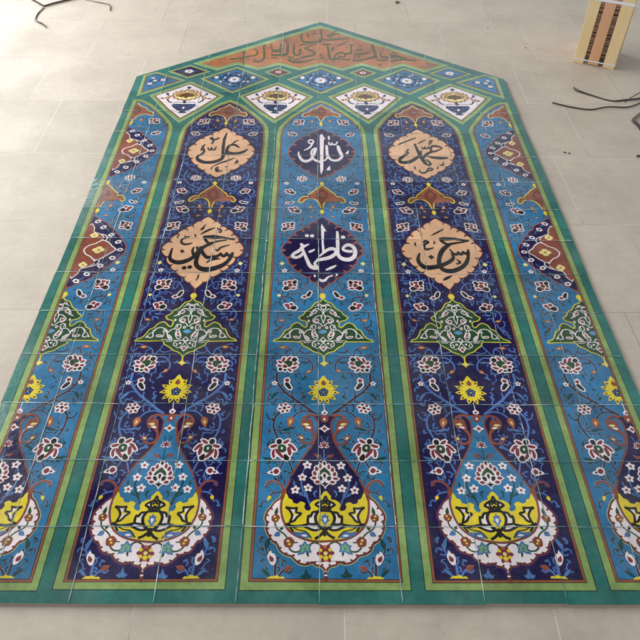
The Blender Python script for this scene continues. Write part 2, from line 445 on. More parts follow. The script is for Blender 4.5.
VINES_LOW = [  # (points, width)
  (P('0.122 2.819 0.260 2.929 0.357 3.013 0.475 3.109 0.595 3.231 0.689 3.355 0.724 3.456 0.729 3.614'), .040),
  (P('0.337 2.984 0.412 2.975 0.491 2.952'), .020),
  (P('0.472 3.235 0.480 3.145 0.416 3.065 0.357 3.017'), .022),
  (P('0.590 3.212 0.663 3.232 0.729 3.212'), .018),
  (P('0.702 3.418 0.645 3.455 0.608 3.501'), .015),
  (P('0.428 3.937 0.311 3.944 0.229 3.882 0.183 3.788 0.188 3.684'), .024),
  (P('0.234 3.868 0.210 3.935 0.231 4.008'), .014),
  (P('0.345 4.202 0.393 4.100 0.470 3.991'), .020),
  (P('0.494 3.991 0.506 4.087 0.558 4.148 0.641 4.170'), .022),
  (P('0.684 4.212 0.767 4.232 0.791 4.213'), .016),
  (P('0.141 2.828 0.268 2.871 0.389 2.839 0.464 2.756'), .024),
  (P('0.671 2.854 0.731 2.757 0.743 2.621 0.721 2.509 0.670 2.382'), .030),
  (P('0.741 2.712 0.776 2.735'), .026), (P('0.730 2.536 0.652 2.513 0.598 2.531'), .020), (P('0.721 2.757 0.759 2.700 0.772 2.735'), .02),
  (P('0.640 2.803 0.647 2.757 0.626 2.716'), .014),
  (P('0.503 1.986 0.469 1.894 0.443 1.809'), .024),
  (P('0.574 2.000 0.606 1.925 0.641 1.870'), .024),
  (P('0.625 1.870 0.614 1.814 0.604 1.770'), .016),
  (P('0.610 1.509 0.664 1.498 0.717 1.479 0.746 1.449'), .022), (P('0.698 1.498 0.717 1.525 0.738 1.536'), .016),
]
VINES_MID = [
  (P('0.469 5.752 0.356 5.751 0.264 5.673 0.199 5.543'), .020), (P('0.321 5.690 0.321 5.604 0.369 5.558 0.418 5.571'), .016),
  (P('0.690 5.547 0.729 5.446 0.707 5.317 0.644 5.237'), .026), (P('0.644 5.237 0.670 5.307 0.630 5.404 0.564 5.409'), .016), (P('0.723 5.414 0.771 5.405'), .014),
  (P('0.349 5.330 0.376 5.267 0.359 5.197 0.318 5.156'), .016),
  (P('0.693 5.075 0.771 4.995 0.783 4.897 0.746 4.806'), .024), (P('0.679 4.731 0.689 4.651 0.735 4.593 0.780 4.535'), .022), (P('0.770 4.584 0.790 4.628'), .014), (P('0.704 4.613 0.755 4.535 0.761 4.482'), .018),
  (P('0.446 5.063 0.391 5.029 0.339 4.973'), .018), (P('0.520 5.018 0.528 4.941 0.462 4.910'), .014), (P('0.516 4.926 0.575 4.938'), .014),
  (P('0.753 6.246 0.775 6.175 0.753 6.104'), .016), (P('0.764 6.041 0.802 5.993 0.789 5.904 0.741 5.862'), .018),
  (P('0.663 6.048 0.559 6.019 0.510 5.946 0.517 5.826'), .018), (P('0.546 5.998 0.572 5.950'), .012),
]
VINES_UP = [
  (P('0.210 8.659 0.325 8.698 0.446 8.766 0.568 8.858 0.653 8.994 0.691 9.127 0.674 9.272 0.647 9.364'), .026),
  (P('0.286 8.698 0.292 8.802 0.229 8.861 0.189 8.853'), .014), (P('0.406 8.751 0.447 8.665 0.440 8.562 0.410 8.517'), .016), (P('0.446 8.766 0.469 8.857 0.455 8.927'), .014),
  (P('0.691 9.127 0.762 9.182 0.808 9.292 0.802 9.403'), .014), (P('0.682 9.218 0.623 9.272 0.572 9.253'), .014), (P('0.679 9.019 0.723 8.966 0.735 8.931'), .012),
  (P('0.713 8.497 0.768 8.414 0.786 8.280 0.757 8.164 0.696 8.075'), .024), (P('0.768 8.230 0.730 8.213 0.692 8.229'), .014), (P('0.781 8.347 0.817 8.397'), .013),
  (P('0.423 7.806 0.388 7.696 0.403 7.541 0.456 7.450 0.556 7.402'), .022), (P('0.396 7.634 0.459 7.566 0.517 7.604'), .014), (P('0.411 7.510 0.371 7.418'), .012),
  (P('0.818 7.827 0.776 7.731 0.792 7.591 0.773 7.468'), .020), (P('0.771 7.700 0.721 7.693 0.696 7.637'), .013),
  (P('0.808 9.292 0.749 9.365 0.773 9.440'), .012),
]
VINES_TOP = [
  (P('0.418 11.338 0.405 11.214 0.446 11.073 0.535 11.024'), .018), (P('0.405 11.214 0.476 11.251'), .012), (P('0.651 11.424 0.739 11.307 0.799 11.169 0.772 11.027'), .018), (P('0.755 11.256 0.691 11.219 0.668 11.152'), .012),
  (P('0.722 10.867 0.777 10.769 0.781 10.608 0.747 10.512'), .016), (P('0.775 10.705 0.715 10.670'), .012),
  (P('0.582 10.875 0.549 10.800'), .010),
]
LEAVES = [  # centre, length, angle, curl
  (P('0.707 3.222')[0], .11, -.6, -.5), (P('0.612 3.486')[0], .07, 2.6, .5), (P('0.280 3.555')[0], .07, -1.0, .3), (P('0.433 3.530')[0], .06, 1.4, .3),
  (P('0.383 3.329')[0], .05, 3.6, .3), (P('0.743 3.661')[0], .06, .4, .4), (P('0.735 2.981')[0], .06, .2, .3), (P('0.340 3.089')[0], .06, 1.9, .3),
  (P('0.620 2.527')[0], .10, 3.3, -.6), (P('0.369 2.173')[0], .08, 2.2, .6), (P('0.699 2.017')[0], .12, .0, .4), (P('0.671 2.850')[0], .06, -1.2, .3),
  (P('0.771 2.231')[0], .06, .7, .3), (P('0.609 1.790')[0], .06, -1.8, .4),
  (P('0.777 4.584')[0], .07, -1.2, .4), (P('0.735 5.206')[0], .05, .6, .3), (P('0.733 5.700')[0], .05, .3, .3), (P('0.223 5.313')[0], .05, -2.3, .3),
  (P('0.168 5.517')[0], .04, 3.0, .3), (P('0.331 5.235')[0], .05, -1.5, -.3), (P('0.526 4.910')[0], .07, .1, .3),
  (P('0.760 6.062')[0], .05, .2, .3), (P('0.646 6.068')[0], .05, 2.8, .3),
  (P('0.163 9.174')[0], .06, .6, .4), (P('0.456 9.142')[0], .05, 1.2, .3), (P('0.479 7.588')[0], .06, .2, .3), (P('0.708 7.684')[0], .06, 3.3, .3), (P('0.193 8.854')[0], .05, 3.0, .4),
  (P('0.510 11.064')[0], .05, .1, .3), (P('0.702 11.219')[0], .05, 2.9, .3),
]
FLORA = [  # kind, place, size, turn
  ('rose', P('0.608 2.919')[0], .098, .3), ('lotus', P('0.573 3.804')[0], .132, .35), ('lotus', P('0.599 2.201')[0], .150, 2.0),
  ('halfbud', P('0.509 3.243')[0], .21, 1.6), ('star', P('0.760 3.406')[0], .048, .3),
  ('orangebud', P('0.200 3.684')[0], .11, -.75), ('orangebud', P('0.610 4.165')[0], .13, -.05), ('orangebud', P('0.483 2.752')[0], .19, -1.35),
  ('berry', P('0.684 1.834')[0], .062, 0), ('yellowbud', P('0.739 1.452')[0], .085, -1.2),
  ('cluster', P('0.579 5.679')[0], .115, .0), ('cluster', P('0.574 5.130')[0], .115, .0), ('halfbud', P('0.181 5.530')[0], .21, -.55),
  ('dot', P('0.780 5.405')[0], .026, 0), ('orangebud', P('0.753 4.806')[0], .11, 3.5),
  ('star', P('0.698 6.069')[0], .055, .3), ('dot', P('0.752 6.270')[0], .032, 0),
  ('rose', P('0.424 9.070')[0], .105, .2), ('star', P('0.760 8.903')[0], .055, .1), ('cluster', P('0.674 8.596')[0], .105, .1),
  ('halfbud', P('0.551 8.228')[0], .15, .0), ('cluster', P('0.565 7.951')[0], .132, .05), ('cluster', P('0.668 7.397')[0], .110, -.1),
  ('orangebud', P('0.206 7.986')[0], .14, 1.3), ('orangebud', P('0.266 7.720')[0], .10, 3.1), ('orangebud', P('0.146 7.914')[0], .09, .25),
  ('cluster', P('0.527 11.495')[0], .112, .1), ('cluster', P('0.681 10.936')[0], .098, 0), ('orangebud', P('0.211 11.470')[0], .15, 1.55), ('orangebud', P('0.267 11.233')[0], .09, 3.1),
]
CORNER = dict(flower=P('0.650 0.490')[0], bud=P('0.509 0.420')[0])

# flowers drawn petal by petal: outline, then (colour, outline) for each petal
def E_(v, *a): return None
def blob(p, rx, ry, rot=0): return ell(p[0], p[1], rx, ry, rot, 10)
TR_LOTUS1 = (P('0.485 2.366 0.535 2.360 0.579 2.339 0.608 2.377 0.663 2.383 0.688 2.345 0.684 2.280 0.738 2.275 0.789 2.259 0.784 2.217 0.760 2.195 0.764 2.122 0.756 2.059 0.723 2.028 0.688 2.046 0.662 2.048 0.616 2.017 0.580 2.012 0.561 1.986 0.517 1.981 0.492 2.017 0.459 2.058 0.465 2.110 0.426 2.125 0.387 2.157 0.402 2.204 0.441 2.279 0.473 2.295 0.479 2.333'),
 [('maroon', P('0.500 2.346 0.539 2.342 0.584 2.297 0.536 2.293')), ('maroon', P('0.472 2.269 0.514 2.269 0.467 2.213 0.427 2.164 0.408 2.175 0.439 2.231')), ('maroon', P('0.494 2.226 0.520 2.205 0.512 2.121 0.491 2.087 0.475 2.120 0.477 2.173')),
  ('maroon', P('0.681 2.197 0.686 2.153 0.649 2.098 0.599 2.040 0.590 2.069 0.631 2.134')), ('maroon', P('0.706 2.190 0.733 2.164 0.739 2.111 0.724 2.055 0.706 2.067 0.711 2.132')), ('maroon', P('0.667 2.266 0.710 2.264 0.765 2.243 0.752 2.219 0.708 2.225 0.678 2.242')),
  ('black', P('0.610 2.323 0.630 2.358 0.670 2.352 0.679 2.312 0.657 2.282 0.626 2.282')), ('black', P('0.519 2.068 0.558 2.102 0.576 2.069 0.565 2.015 0.527 2.004 0.505 2.037')),
  ('dgreen', P('0.549 2.237 0.577 2.263 0.625 2.264 0.653 2.237 0.652 2.184 0.625 2.144 0.582 2.140 0.552 2.163 0.543 2.200')), ('white', P('0.584 2.218 0.602 2.229 0.616 2.210 0.609 2.188 0.591 2.186'))])
TR_LOTUS2 = (P('0.419 3.966 0.470 3.988 0.519 3.953 0.546 3.994 0.590 3.962 0.620 3.951 0.652 3.981 0.679 3.914 0.708 3.887 0.761 3.874 0.748 3.818 0.775 3.766 0.741 3.724 0.732 3.645 0.693 3.624 0.655 3.645 0.603 3.598 0.565 3.631 0.515 3.610 0.469 3.637 0.476 3.683 0.420 3.708 0.383 3.750 0.410 3.790 0.382 3.829 0.408 3.883'),
 [('black', P('0.434 3.903 0.473 3.940 0.513 3.908 0.504 3.873 0.465 3.862')), ('maroon', P('0.532 3.957 0.571 3.935 0.596 3.873 0.557 3.889')), ('maroon', P('0.628 3.945 0.657 3.914 0.667 3.844 0.634 3.868')), ('maroon', P('0.669 3.815 0.696 3.855 0.731 3.856 0.704 3.818')),
  ('dgreen', P('0.508 3.857 0.596 3.871 0.636 3.827 0.591 3.802 0.552 3.743 0.514 3.783')), ('brownd', P('0.583 3.754 0.612 3.781 0.649 3.762 0.634 3.725 0.594 3.723')), ('maroon', P('0.670 3.749 0.701 3.773 0.735 3.763 0.707 3.736')), ('black', P('0.660 3.697 0.690 3.713 0.707 3.689 0.695 3.658 0.664 3.660')),
  ('dgreen', P('0.582 3.673 0.608 3.689 0.633 3.673 0.608 3.650')), ('maroon', P('0.500 3.649 0.536 3.699 0.566 3.696 0.528 3.649')), ('maroon', P('0.424 3.748 0.471 3.748 0.517 3.718 0.467 3.706')), ('maroon', P('0.416 3.830 0.464 3.826 0.490 3.788 0.447 3.793'))])
def rel(t, anchor):
    f = lambda q: [(x-anchor[0], y-anchor[1]) for x, y in q]
    return (f(t[0]), [(c, f(q)) for c, q in t[1]])
TR_CL1 = rel((P('0.446 5.826 0.514 5.816 0.584 5.810 0.686 5.807 0.711 5.735 0.715 5.652 0.702 5.556 0.615 5.543 0.533 5.563 0.452 5.575 0.465 5.695'),
 [('black', P('0.470 5.779 0.502 5.805 0.540 5.763 0.533 5.713 0.493 5.716')), ('maroon', P('0.560 5.776 0.603 5.789 0.639 5.760 0.595 5.730')), ('maroon', P('0.659 5.760 0.684 5.769 0.691 5.722 0.672 5.685 0.654 5.710')), ('maroon', P('0.475 5.675 0.504 5.700 0.531 5.675 0.505 5.646')),
  ('brownd', P('0.551 5.684 0.584 5.721 0.622 5.693 0.611 5.647 0.566 5.638')), ('black', P('0.611 5.609 0.651 5.655 0.705 5.618 0.697 5.565 0.644 5.556')), ('maroon', P('0.481 5.596 0.523 5.617 0.565 5.596 0.522 5.576')), ('maroon', P('0.582 5.605 0.602 5.622 0.612 5.597 0.595 5.580'))]), P('0.582 5.684')[0])
TR_CL2 = rel((P('0.444 5.091 0.479 5.153 0.533 5.221 0.588 5.213 0.671 5.194 0.705 5.161 0.675 5.092 0.621 5.040 0.566 5.026 0.499 5.025 0.456 5.048'),
 [('maroon', P('0.526 5.177 0.553 5.205 0.584 5.189 0.571 5.154 0.536 5.150')), ('maroon', P('0.587 5.127 0.616 5.174 0.667 5.167 0.649 5.116 0.596 5.103')), ('black', P('0.458 5.091 0.500 5.134 0.556 5.103 0.545 5.049 0.488 5.037')), ('maroon', P('0.563 5.072 0.596 5.096 0.628 5.076 0.594 5.049'))]), P('0.570 5.119')[0])
TR_BUD = rel((P('0.167 5.531 0.212 5.552 0.266 5.471 0.334 5.421 0.404 5.367 0.386 5.323 0.303 5.298 0.235 5.338 0.188 5.422'),
 [('black', P('0.196 5.487 0.225 5.503 0.275 5.418 0.269 5.378 0.230 5.386')), ('maroon', P('0.288 5.370 0.322 5.390 0.351 5.363 0.315 5.334'))]), P('0.169 5.531')[0])
def traced(m, t, x=0, y=0, s=1.0, sx=1, sy=None, z=10.5, rot=0):
    sy = sy or s; ca, sa = cos(rot), sin(rot)
    f = lambda q: [(x+sx*(a*s*ca-b*sy*sa), y+a*s*sa+b*sy*ca) for a, b in q]
    m._poly(smooth(offset(f(t[0]), -.016), True, 2), 'white', z)
    for c, q in t[1]:
        q = smooth(f(q), True, 3); g = .006 if c != 'white' else 0
        if c != 'white': m._poly(offset(q, .026), 'white', z+.5)
        m._poly(offset(q, g), c, z+(1.2 if c != 'white' else 2))

PAL_T = dict(ground='turq', other='navy', vine='vine', leaf='leafd', halov='halo', stem='blue', medal='navy', ink='white')
PAL_N = dict(ground='navy', other='turq', vine='blue', leaf='blue', halov='haloN', stem='leafd', medal='peach', ink='black')

ARCH_R = P('0.014 12.458 0.217 12.264 0.428 11.991 0.634 11.698 0.783 11.437 0.878 11.206 0.920 10.980 0.931 10.683')
FE = .905
def arch_outline(k):
    right = [(0, ARCH_R[0][1]-.02)] + [(min(x, FE-.002), y) for x, y in ARCH_R[1:]] + [(FE, 10.5)]
    right = smooth([(a, b) for a, b in right], False, 3)
    right += [(FE, .302)]
    if k == 0 or abs(k) == 1: return right + [(-x, y) for x, y in reversed(right) if x > 1e-3]
    lim = .03
    half = [(-lim, right[0][1]+.0)] + right[0:] + [(-lim, .302)]
    return half if k < 0 else [(-x, y) for x, y in half]

SAW = P('-0.010 1.530 0.032 1.515 0.066 1.465 0.089 1.443 0.088 1.401 0.144 1.390 0.195 1.357 0.218 1.319 0.220 1.283 0.199 1.253 0.212 1.231 0.249 1.242 0.267 1.279 0.251 1.327 0.283 1.357 0.333 1.372 0.373 1.342 0.413 1.354 0.429 1.402 0.477 1.425 0.496 1.470 0.525 1.509 0.549 1.497')
BOWL = P('0.570 1.492 0.577 1.369 0.577 1.239 0.559 1.130 0.513 1.023 0.451 0.935 0.368 0.871') + P('0.285 0.831 0.188 0.803 0.091 0.790 -0.016 0.786')
NECK = P('0.172 2.782 0.109 2.697 0.091 2.607 0.099 2.506 0.122 2.386 0.162 2.278 0.222 2.157 0.323 1.991 0.406 1.849 0.486 1.694') + P('0.454 1.754 0.504 1.636 0.547 1.539 0.570 1.492')
CRES = P('0.595 1.486 0.609 1.425 0.673 1.369 0.728 1.284 0.779 1.200 0.792 1.106 0.771 1.042 0.786 0.980 0.758 0.901') + P('0.724 0.839 0.682 0.784 0.629 0.750 0.613 0.696 0.571 0.639 0.499 0.604 0.436 0.589 0.389 0.537 0.321 0.489 0.242 0.473 0.174 0.494 0.139 0.461 0.067 0.445 0.023 0.400 -0.012 0.302')
GREENP = P('0.006 5.308 0.045 5.239 0.123 5.208 0.176 5.124 0.216 5.059 0.293 5.004 0.338 4.912 0.405 4.864 0.364 4.797 0.291 4.779 0.252 4.713 0.271 4.625 0.317 4.613 0.373 4.678 0.434 4.723 0.509 4.673 0.547 4.585 0.617 4.551 0.659 4.453 0.725 4.356 0.809 4.306 0.383 4.303 0.331 4.224 0.235 4.154 0.168 4.084 0.090 4.057 0.037 4.018 -0.004 3.969')
for L_ in (SAW,): L_[0] = (0, L_[0][1])
BOWL[-1] = (0, BOWL[-1][1]); CRES[-1] = (0, CRES[-1][1])
GREENP[0] = (0, GREENP[0][1]); GREENP[-1] = (0, GREENP[-1][1])
CART = P('0.015 8.834 0.072 8.747 0.146 8.665 0.197 8.583 0.274 8.495 0.296 8.415 0.378 8.416 0.446 8.349 0.474 8.257 0.434 8.203 0.377 8.249 0.336 8.315 0.220 8.347 0.122 8.292 0.055 8.186 0.023 8.042 0.009 7.913')
CARTT = P('0.013 12.356 0.134 12.179 0.231 12.126 0.310 11.973 0.411 11.942 0.456 11.813 0.401 11.748 0.307 11.816 0.162 11.797 0.071 11.710 0.028 11.572 0.009 11.503')
for L_ in (CART, CARTT): L_[0] = (0, L_[0][1]); L_[-1] = (0, L_[-1][1])
LETTERS = {}

# calligraphy, (x, y, pen width) along each stroke; closed polygons for the wedge shaped ones
LETTERS['allah'] = dict(poly=[P('-0.041 10.870 -0.017 10.938 0.018 10.933 0.092 10.703 0.054 10.702 0.047 10.148 0.036 9.430 -0.009 9.233 -0.030 9.360 -0.038 10.146'), P('0.546 10.065 0.556 10.134 0.628 10.246 0.611 10.082'),
                              P('0.102 9.411 0.130 9.511 0.181 9.602 0.189 9.422')],
  rib=[P3('0.124 10.450 0.040 0.127 10.202 0.050 0.141 9.991 0.050 0.190 9.862 0.045 0.273 9.806 0.045 0.371 9.828 0.050 0.455 9.943 0.055 0.437 10.100 0.060 0.396 10.286 0.055 0.365 10.442 0.030'), P3('0.370 10.432 0.030 0.415 10.356 0.025 0.446 10.238 0.010'),
       P3('0.141 9.991 0.035 0.095 9.855 0.030 0.039 9.793 0.030'), P3('-0.519 10.150 0.020 -0.510 9.982 0.040 -0.446 9.817 0.050 -0.353 9.757 0.055 -0.257 9.820 0.050 -0.196 9.986 0.050 -0.146 10.198 0.050 -0.112 10.332 0.030'), P3('-0.117 10.332 0.025 -0.197 10.251 0.030 -0.236 10.091 0.035 -0.196 9.882 0.040 -0.089 9.771 0.050 -0.006 9.756 0.040'),
       P3('-0.302 10.586 0.030 -0.262 10.675 0.030 -0.198 10.665 0.030 -0.186 10.566 0.030 -0.244 10.521 0.030 -0.296 10.564 0.030'), P3('-0.198 10.544 0.030 -0.260 10.347 0.035 -0.395 10.216 0.015'),
       P3('0.177 10.582 0.030 0.185 10.483 0.030 0.233 10.473 0.030 0.246 10.561 0.025 0.257 10.484 0.030 0.320 10.474 0.030 0.374 10.607 0.025'), P3('0.158 10.861 0.020 0.168 10.760 0.040 0.173 10.671 0.015')])
LETTERS['fatima'] = dict(poly=[P('-0.036 7.394 -0.019 7.485 0.082 7.242 0.038 7.250 0.030 6.908 0.048 6.603 -0.005 6.611 -0.013 6.951')],
  rib=[P3('0.280 7.240 0.030 0.297 6.997 0.050 0.296 6.698 0.050 0.302 6.531 0.055 0.363 6.416 0.060 0.481 6.385 0.060 0.586 6.459 0.060 0.630 6.617 0.055 0.593 6.760 0.055 0.495 6.818 0.050 0.415 6.758 0.045 0.402 6.682 0.040 0.476 6.632 0.040 0.582 6.625 0.040'),
       P3('-0.085 6.461 0.020 0.049 6.628 0.040 0.162 6.705 0.050 0.252 6.672 0.050 0.256 6.572 0.055 0.164 6.472 0.055 0.020 6.413 0.050 -0.111 6.371 0.050'), P3('-0.072 6.155 0.040 -0.163 6.154 0.060 -0.242 6.217 0.055 -0.295 6.361 0.050 -0.334 6.525 0.045 -0.379 6.691 0.040 -0.408 6.860 0.030'),
       P3('-0.408 6.860 0.040 -0.380 6.767 0.050 -0.442 6.648 0.050 -0.536 6.556 0.050 -0.571 6.481 0.050 -0.507 6.432 0.045 -0.413 6.491 0.045 -0.356 6.607 0.040'), P3('-0.251 6.849 0.015 -0.353 6.767 0.040 -0.432 6.674 0.030'), P3('-0.106 6.371 0.030 -0.148 6.282 0.040 -0.106 6.178 0.040'),
       P3('-0.260 6.600 0.030 -0.202 6.634 0.035 -0.138 6.693 0.020'), P3('0.049 6.093 0.020 0.148 6.157 0.040 0.243 6.229 0.020'), P3('-0.050 5.859 0.020 -0.030 5.805 0.035 0.036 5.806 0.035 0.083 5.875 0.030 0.119 5.914 0.020 0.160 5.930 0.020 0.186 5.953 0.015'),
       P3('-0.147 5.958 0.015 -0.145 5.919 0.030 -0.132 5.889 0.010'), P3('0.238 5.993 0.015 0.258 5.962 0.030 0.247 5.931 0.010')], dots=[(P('-0.294 7.109')[0], .042), (P('-0.193 7.106')[0], .042), (P('0.402 7.055')[0], .044)])
LETTERS['ali'] = dict(poly=[P('0.044 10.984 0.068 10.924 0.049 10.602 0.086 10.086 0.135 10.020 0.087 9.892 0.025 9.985 -0.001 10.369 -0.017 10.719'), P('0.336 9.618 0.383 9.825 0.439 9.717 0.387 9.641'), P('-0.336 10.762 -0.245 10.775 -0.217 10.681 -0.102 10.765 -0.094 10.682 -0.192 10.622 -0.218 10.470 -0.261 10.469 -0.241 10.621 -0.301 10.668')],
  rib=[P3('0.075 10.019 0.060 0.039 9.842 0.060 -0.097 9.731 0.060 -0.305 9.696 0.065 -0.442 9.759 0.065 -0.513 9.856 0.055 -0.501 9.955 0.040 -0.423 10.045 0.040 -0.377 10.158 0.040 -0.421 10.283 0.040 -0.465 10.293 0.030'), P3('-0.451 10.180 0.030 -0.434 10.340 0.040 -0.393 10.455 0.020'),
       P3('0.397 10.317 0.030 0.284 10.431 0.045 0.188 10.418 0.045 0.133 10.291 0.050 0.134 10.154 0.060 0.220 10.066 0.065 0.369 10.068 0.060 0.513 10.148 0.050 0.594 10.263 0.020'), P3('0.090 10.053 0.050 0.161 10.054 0.060 0.251 10.055 0.060'), P3('0.232 10.476 0.020 0.272 10.570 0.030 0.358 10.642 0.015'),
       P3('-0.305 10.318 0.025 -0.282 10.228 0.030 -0.233 10.217 0.030 -0.226 10.320 0.025 -0.198 10.229 0.030 -0.144 10.230 0.030 -0.122 10.367 0.020'), P3('-0.129 9.537 0.015 0.021 9.668 0.030 0.188 9.768 0.035 0.331 9.879 0.015'),
       P3('0.015 9.497 0.020 -0.030 9.486 0.030 -0.048 9.433 0.030 0.018 9.412 0.030 -0.037 9.380 0.030 0.008 9.339 0.030 0.103 9.372 0.020'), P3('-0.129 9.537 0.010 -0.145 9.473 0.025 -0.127 9.410 0.010'), P3('0.149 9.552 0.010 0.176 9.520 0.025 0.156 9.477 0.010')])
LETTERS['husayn'] = dict(poly=[P('0.575 6.994 0.579 6.951 0.342 6.992 0.128 6.972 -0.034 7.014 -0.056 7.058 -0.021 7.084 0.168 7.104 0.390 7.062'), P('-0.137 7.278 -0.082 7.369 -0.032 7.461 -0.057 7.297 -0.095 7.243'), P('-0.428 6.618 -0.382 6.668 -0.324 6.594 -0.383 6.560'),
                              P('-0.013 5.924 0.018 5.962 0.026 5.862 -0.009 5.771 -0.023 5.801 -0.005 5.862')],
  rib=[P3('-0.013 7.014 0.045 0.049 6.902 0.040 0.119 6.852 0.035 0.243 6.904 0.030 0.427 6.958 0.020'), P3('0.168 6.852 0.040 0.020 6.731 0.055 -0.058 6.547 0.060 -0.086 6.342 0.065 -0.044 6.174 0.065 0.091 6.088 0.070 0.274 6.113 0.070 0.443 6.234 0.065 0.546 6.413 0.055 0.583 6.594 0.035'),
       P3('0.583 6.594 0.030 0.559 6.503 0.050 0.507 6.494 0.045 0.469 6.568 0.030 0.445 6.485 0.045 0.397 6.485 0.045 0.359 6.551 0.030 0.314 6.476 0.045 0.212 6.442 0.045 0.114 6.425 0.050 0.027 6.539 0.045 -0.035 6.748 0.030'), P3('0.034 6.481 0.030 -0.021 6.630 0.040 -0.056 6.748 0.025'),
       P3('-0.115 6.747 0.030 -0.079 6.630 0.040 -0.116 6.538 0.045 -0.143 6.463 0.050 -0.234 6.356 0.060 -0.397 6.290 0.065 -0.533 6.329 0.060 -0.594 6.451 0.050 -0.580 6.709 0.025'), P3('-0.145 6.480 0.040 -0.180 6.629 0.040 -0.169 6.746 0.020'), P3('-0.101 7.119 0.015 0.016 7.235 0.035 0.159 7.335 0.015'),
       P3('0.228 7.255 0.025 0.258 7.291 0.025 0.289 7.256 0.025 0.268 7.193 0.025 0.238 7.220 0.025'), P3('0.259 7.283 0.020 0.198 7.336 0.020'), P3('0.240 6.675 0.015 0.287 6.633 0.030 0.342 6.726 0.030 0.494 6.813 0.015'), P3('0.111 6.271 0.015 0.196 6.352 0.030 0.297 6.386 0.030 0.369 6.395 0.010'),
       P3('-0.398 7.089 0.020 -0.351 7.028 0.030 -0.291 7.064 0.020'), P3('-0.320 7.037 0.025 -0.416 6.984 0.030 -0.430 6.897 0.035 -0.378 6.829 0.035 -0.287 6.830 0.030 -0.216 6.865 0.015'), P3('-0.513 7.097 0.010 -0.534 7.053 0.025 -0.505 7.001 0.010'), P3('-0.212 7.126 0.010 -0.183 7.074 0.025 -0.199 7.030 0.010')],
  dots=[(P('-0.282 6.140')[0], .046), (P('-0.181 6.157')[0], .046)])
LETTERS['muhammad'] = dict(poly=[P('-0.532 10.439 -0.453 10.568 -0.063 10.834 -0.069 10.774 -0.361 10.569'), P('-0.144 10.526 -0.093 10.550 -0.050 10.262 0.027 9.927 0.088 9.682 0.169 9.667 0.119 9.591 -0.002 9.665 -0.068 9.870 -0.110 10.148')],
  rib=[P3('0.088 10.038 0.020 0.211 9.962 0.055 0.388 9.943 0.060 0.574 9.945 0.030'), P3('0.515 10.361 0.020 0.391 10.440 0.050 0.281 10.439 0.045 0.227 10.346 0.045 0.260 10.221 0.045 0.400 10.268 0.030 0.502 10.350 0.020'), P3('0.274 10.232 0.045 0.141 10.129 0.050 0.048 10.004 0.050 0.004 9.926 0.040'),
       P3('-0.276 10.304 0.020 -0.349 10.178 0.050 -0.310 10.145 0.030 -0.411 10.031 0.050 -0.511 9.908 0.060 -0.522 9.787 0.060 -0.437 9.745 0.065 -0.284 9.791 0.065 -0.146 9.924 0.060 -0.045 10.081 0.050 0.004 10.251 0.020'), P3('0.156 9.656 0.040 0.118 9.785 0.040 0.063 9.872 0.030'),
       P3('0.032 10.401 0.025 0.048 10.320 0.030 0.085 10.332 0.030 0.107 10.413 0.025 0.128 10.333 0.030 0.167 10.356 0.030 0.195 10.438 0.020'), P3('0.230 10.625 0.025 0.275 10.696 0.025 0.285 10.626 0.025 0.240 10.554 0.025 0.221 10.601 0.025'), P3('0.281 10.637 0.020 0.322 10.721 0.020'), P3('0.240 10.554 0.020 0.207 10.484 0.015'),
       P3('-0.045 10.539 0.015 0.046 10.634 0.030 0.155 10.730 0.015'), P3('-0.114 9.450 0.020 -0.106 9.366 0.030 -0.040 9.325 0.035 0.042 9.389 0.030 0.070 9.473 0.030 0.128 9.517 0.030 0.171 9.485 0.030 0.128 9.421 0.030 0.062 9.410 0.020'), P3('-0.204 9.597 0.010 -0.217 9.523 0.030 -0.188 9.470 0.010'),
       P3('0.291 9.604 0.010 0.289 9.540 0.025 0.253 9.486 0.010'), P3('0.427 9.790 0.010 0.426 9.692 0.030 0.366 9.637 0.025 0.343 9.691 0.010')])
LETTERS['hasan'] = dict(poly=[P('0.575 6.982 0.562 6.936 0.289 6.997 0.085 6.977 -0.006 6.985 -0.002 7.059 0.071 7.087 0.302 7.080'), P('-0.159 7.103 -0.082 7.207 0.126 7.370 0.113 7.313 -0.032 7.189'), P('-0.289 6.482 -0.226 6.544 -0.174 6.466 -0.243 6.405')],
  rib=[P3('0.018 6.994 0.045 0.092 6.904 0.045 0.162 6.868 0.040 0.335 6.915 0.030 0.566 6.963 0.020'), P3('0.191 6.868 0.040 0.052 6.732 0.060 -0.061 6.519 0.065 -0.100 6.303 0.065 -0.052 6.118 0.065 0.101 6.078 0.065 0.280 6.172 0.060 0.426 6.368 0.055 0.523 6.657 0.030'),
       P3('0.524 6.719 0.025 0.488 6.612 0.040 0.438 6.585 0.040 0.414 6.647 0.030 0.382 6.585 0.040 0.335 6.575 0.040 0.316 6.637 0.030 0.279 6.575 0.040 0.218 6.583 0.040 0.183 6.653 0.030 0.159 6.724 0.020'), P3('0.177 6.609 0.040 0.192 6.478 0.050 0.120 6.365 0.050 -0.010 6.270 0.055 -0.187 6.184 0.065 -0.363 6.183 0.065 -0.461 6.291 0.060 -0.480 6.428 0.050 -0.434 6.594 0.025'),
       P3('-0.320 6.909 0.025 -0.274 6.955 0.030 -0.222 6.910 0.030 -0.303 6.854 0.035 -0.331 6.755 0.040 -0.281 6.702 0.035 -0.139 6.748 0.015'), P3('-0.462 6.916 0.010 -0.492 6.852 0.025 -0.470 6.790 0.010'), P3('-0.125 6.956 0.010 -0.102 6.911 0.025 -0.131 6.856 0.010'),
       P3('0.247 6.435 0.015 0.267 6.384 0.030 0.289 6.341 0.035 0.230 6.281 0.020 0.211 6.306 0.020'), P3('-0.076 5.815 0.015 -0.004 5.872 0.040 0.100 5.955 0.015')])

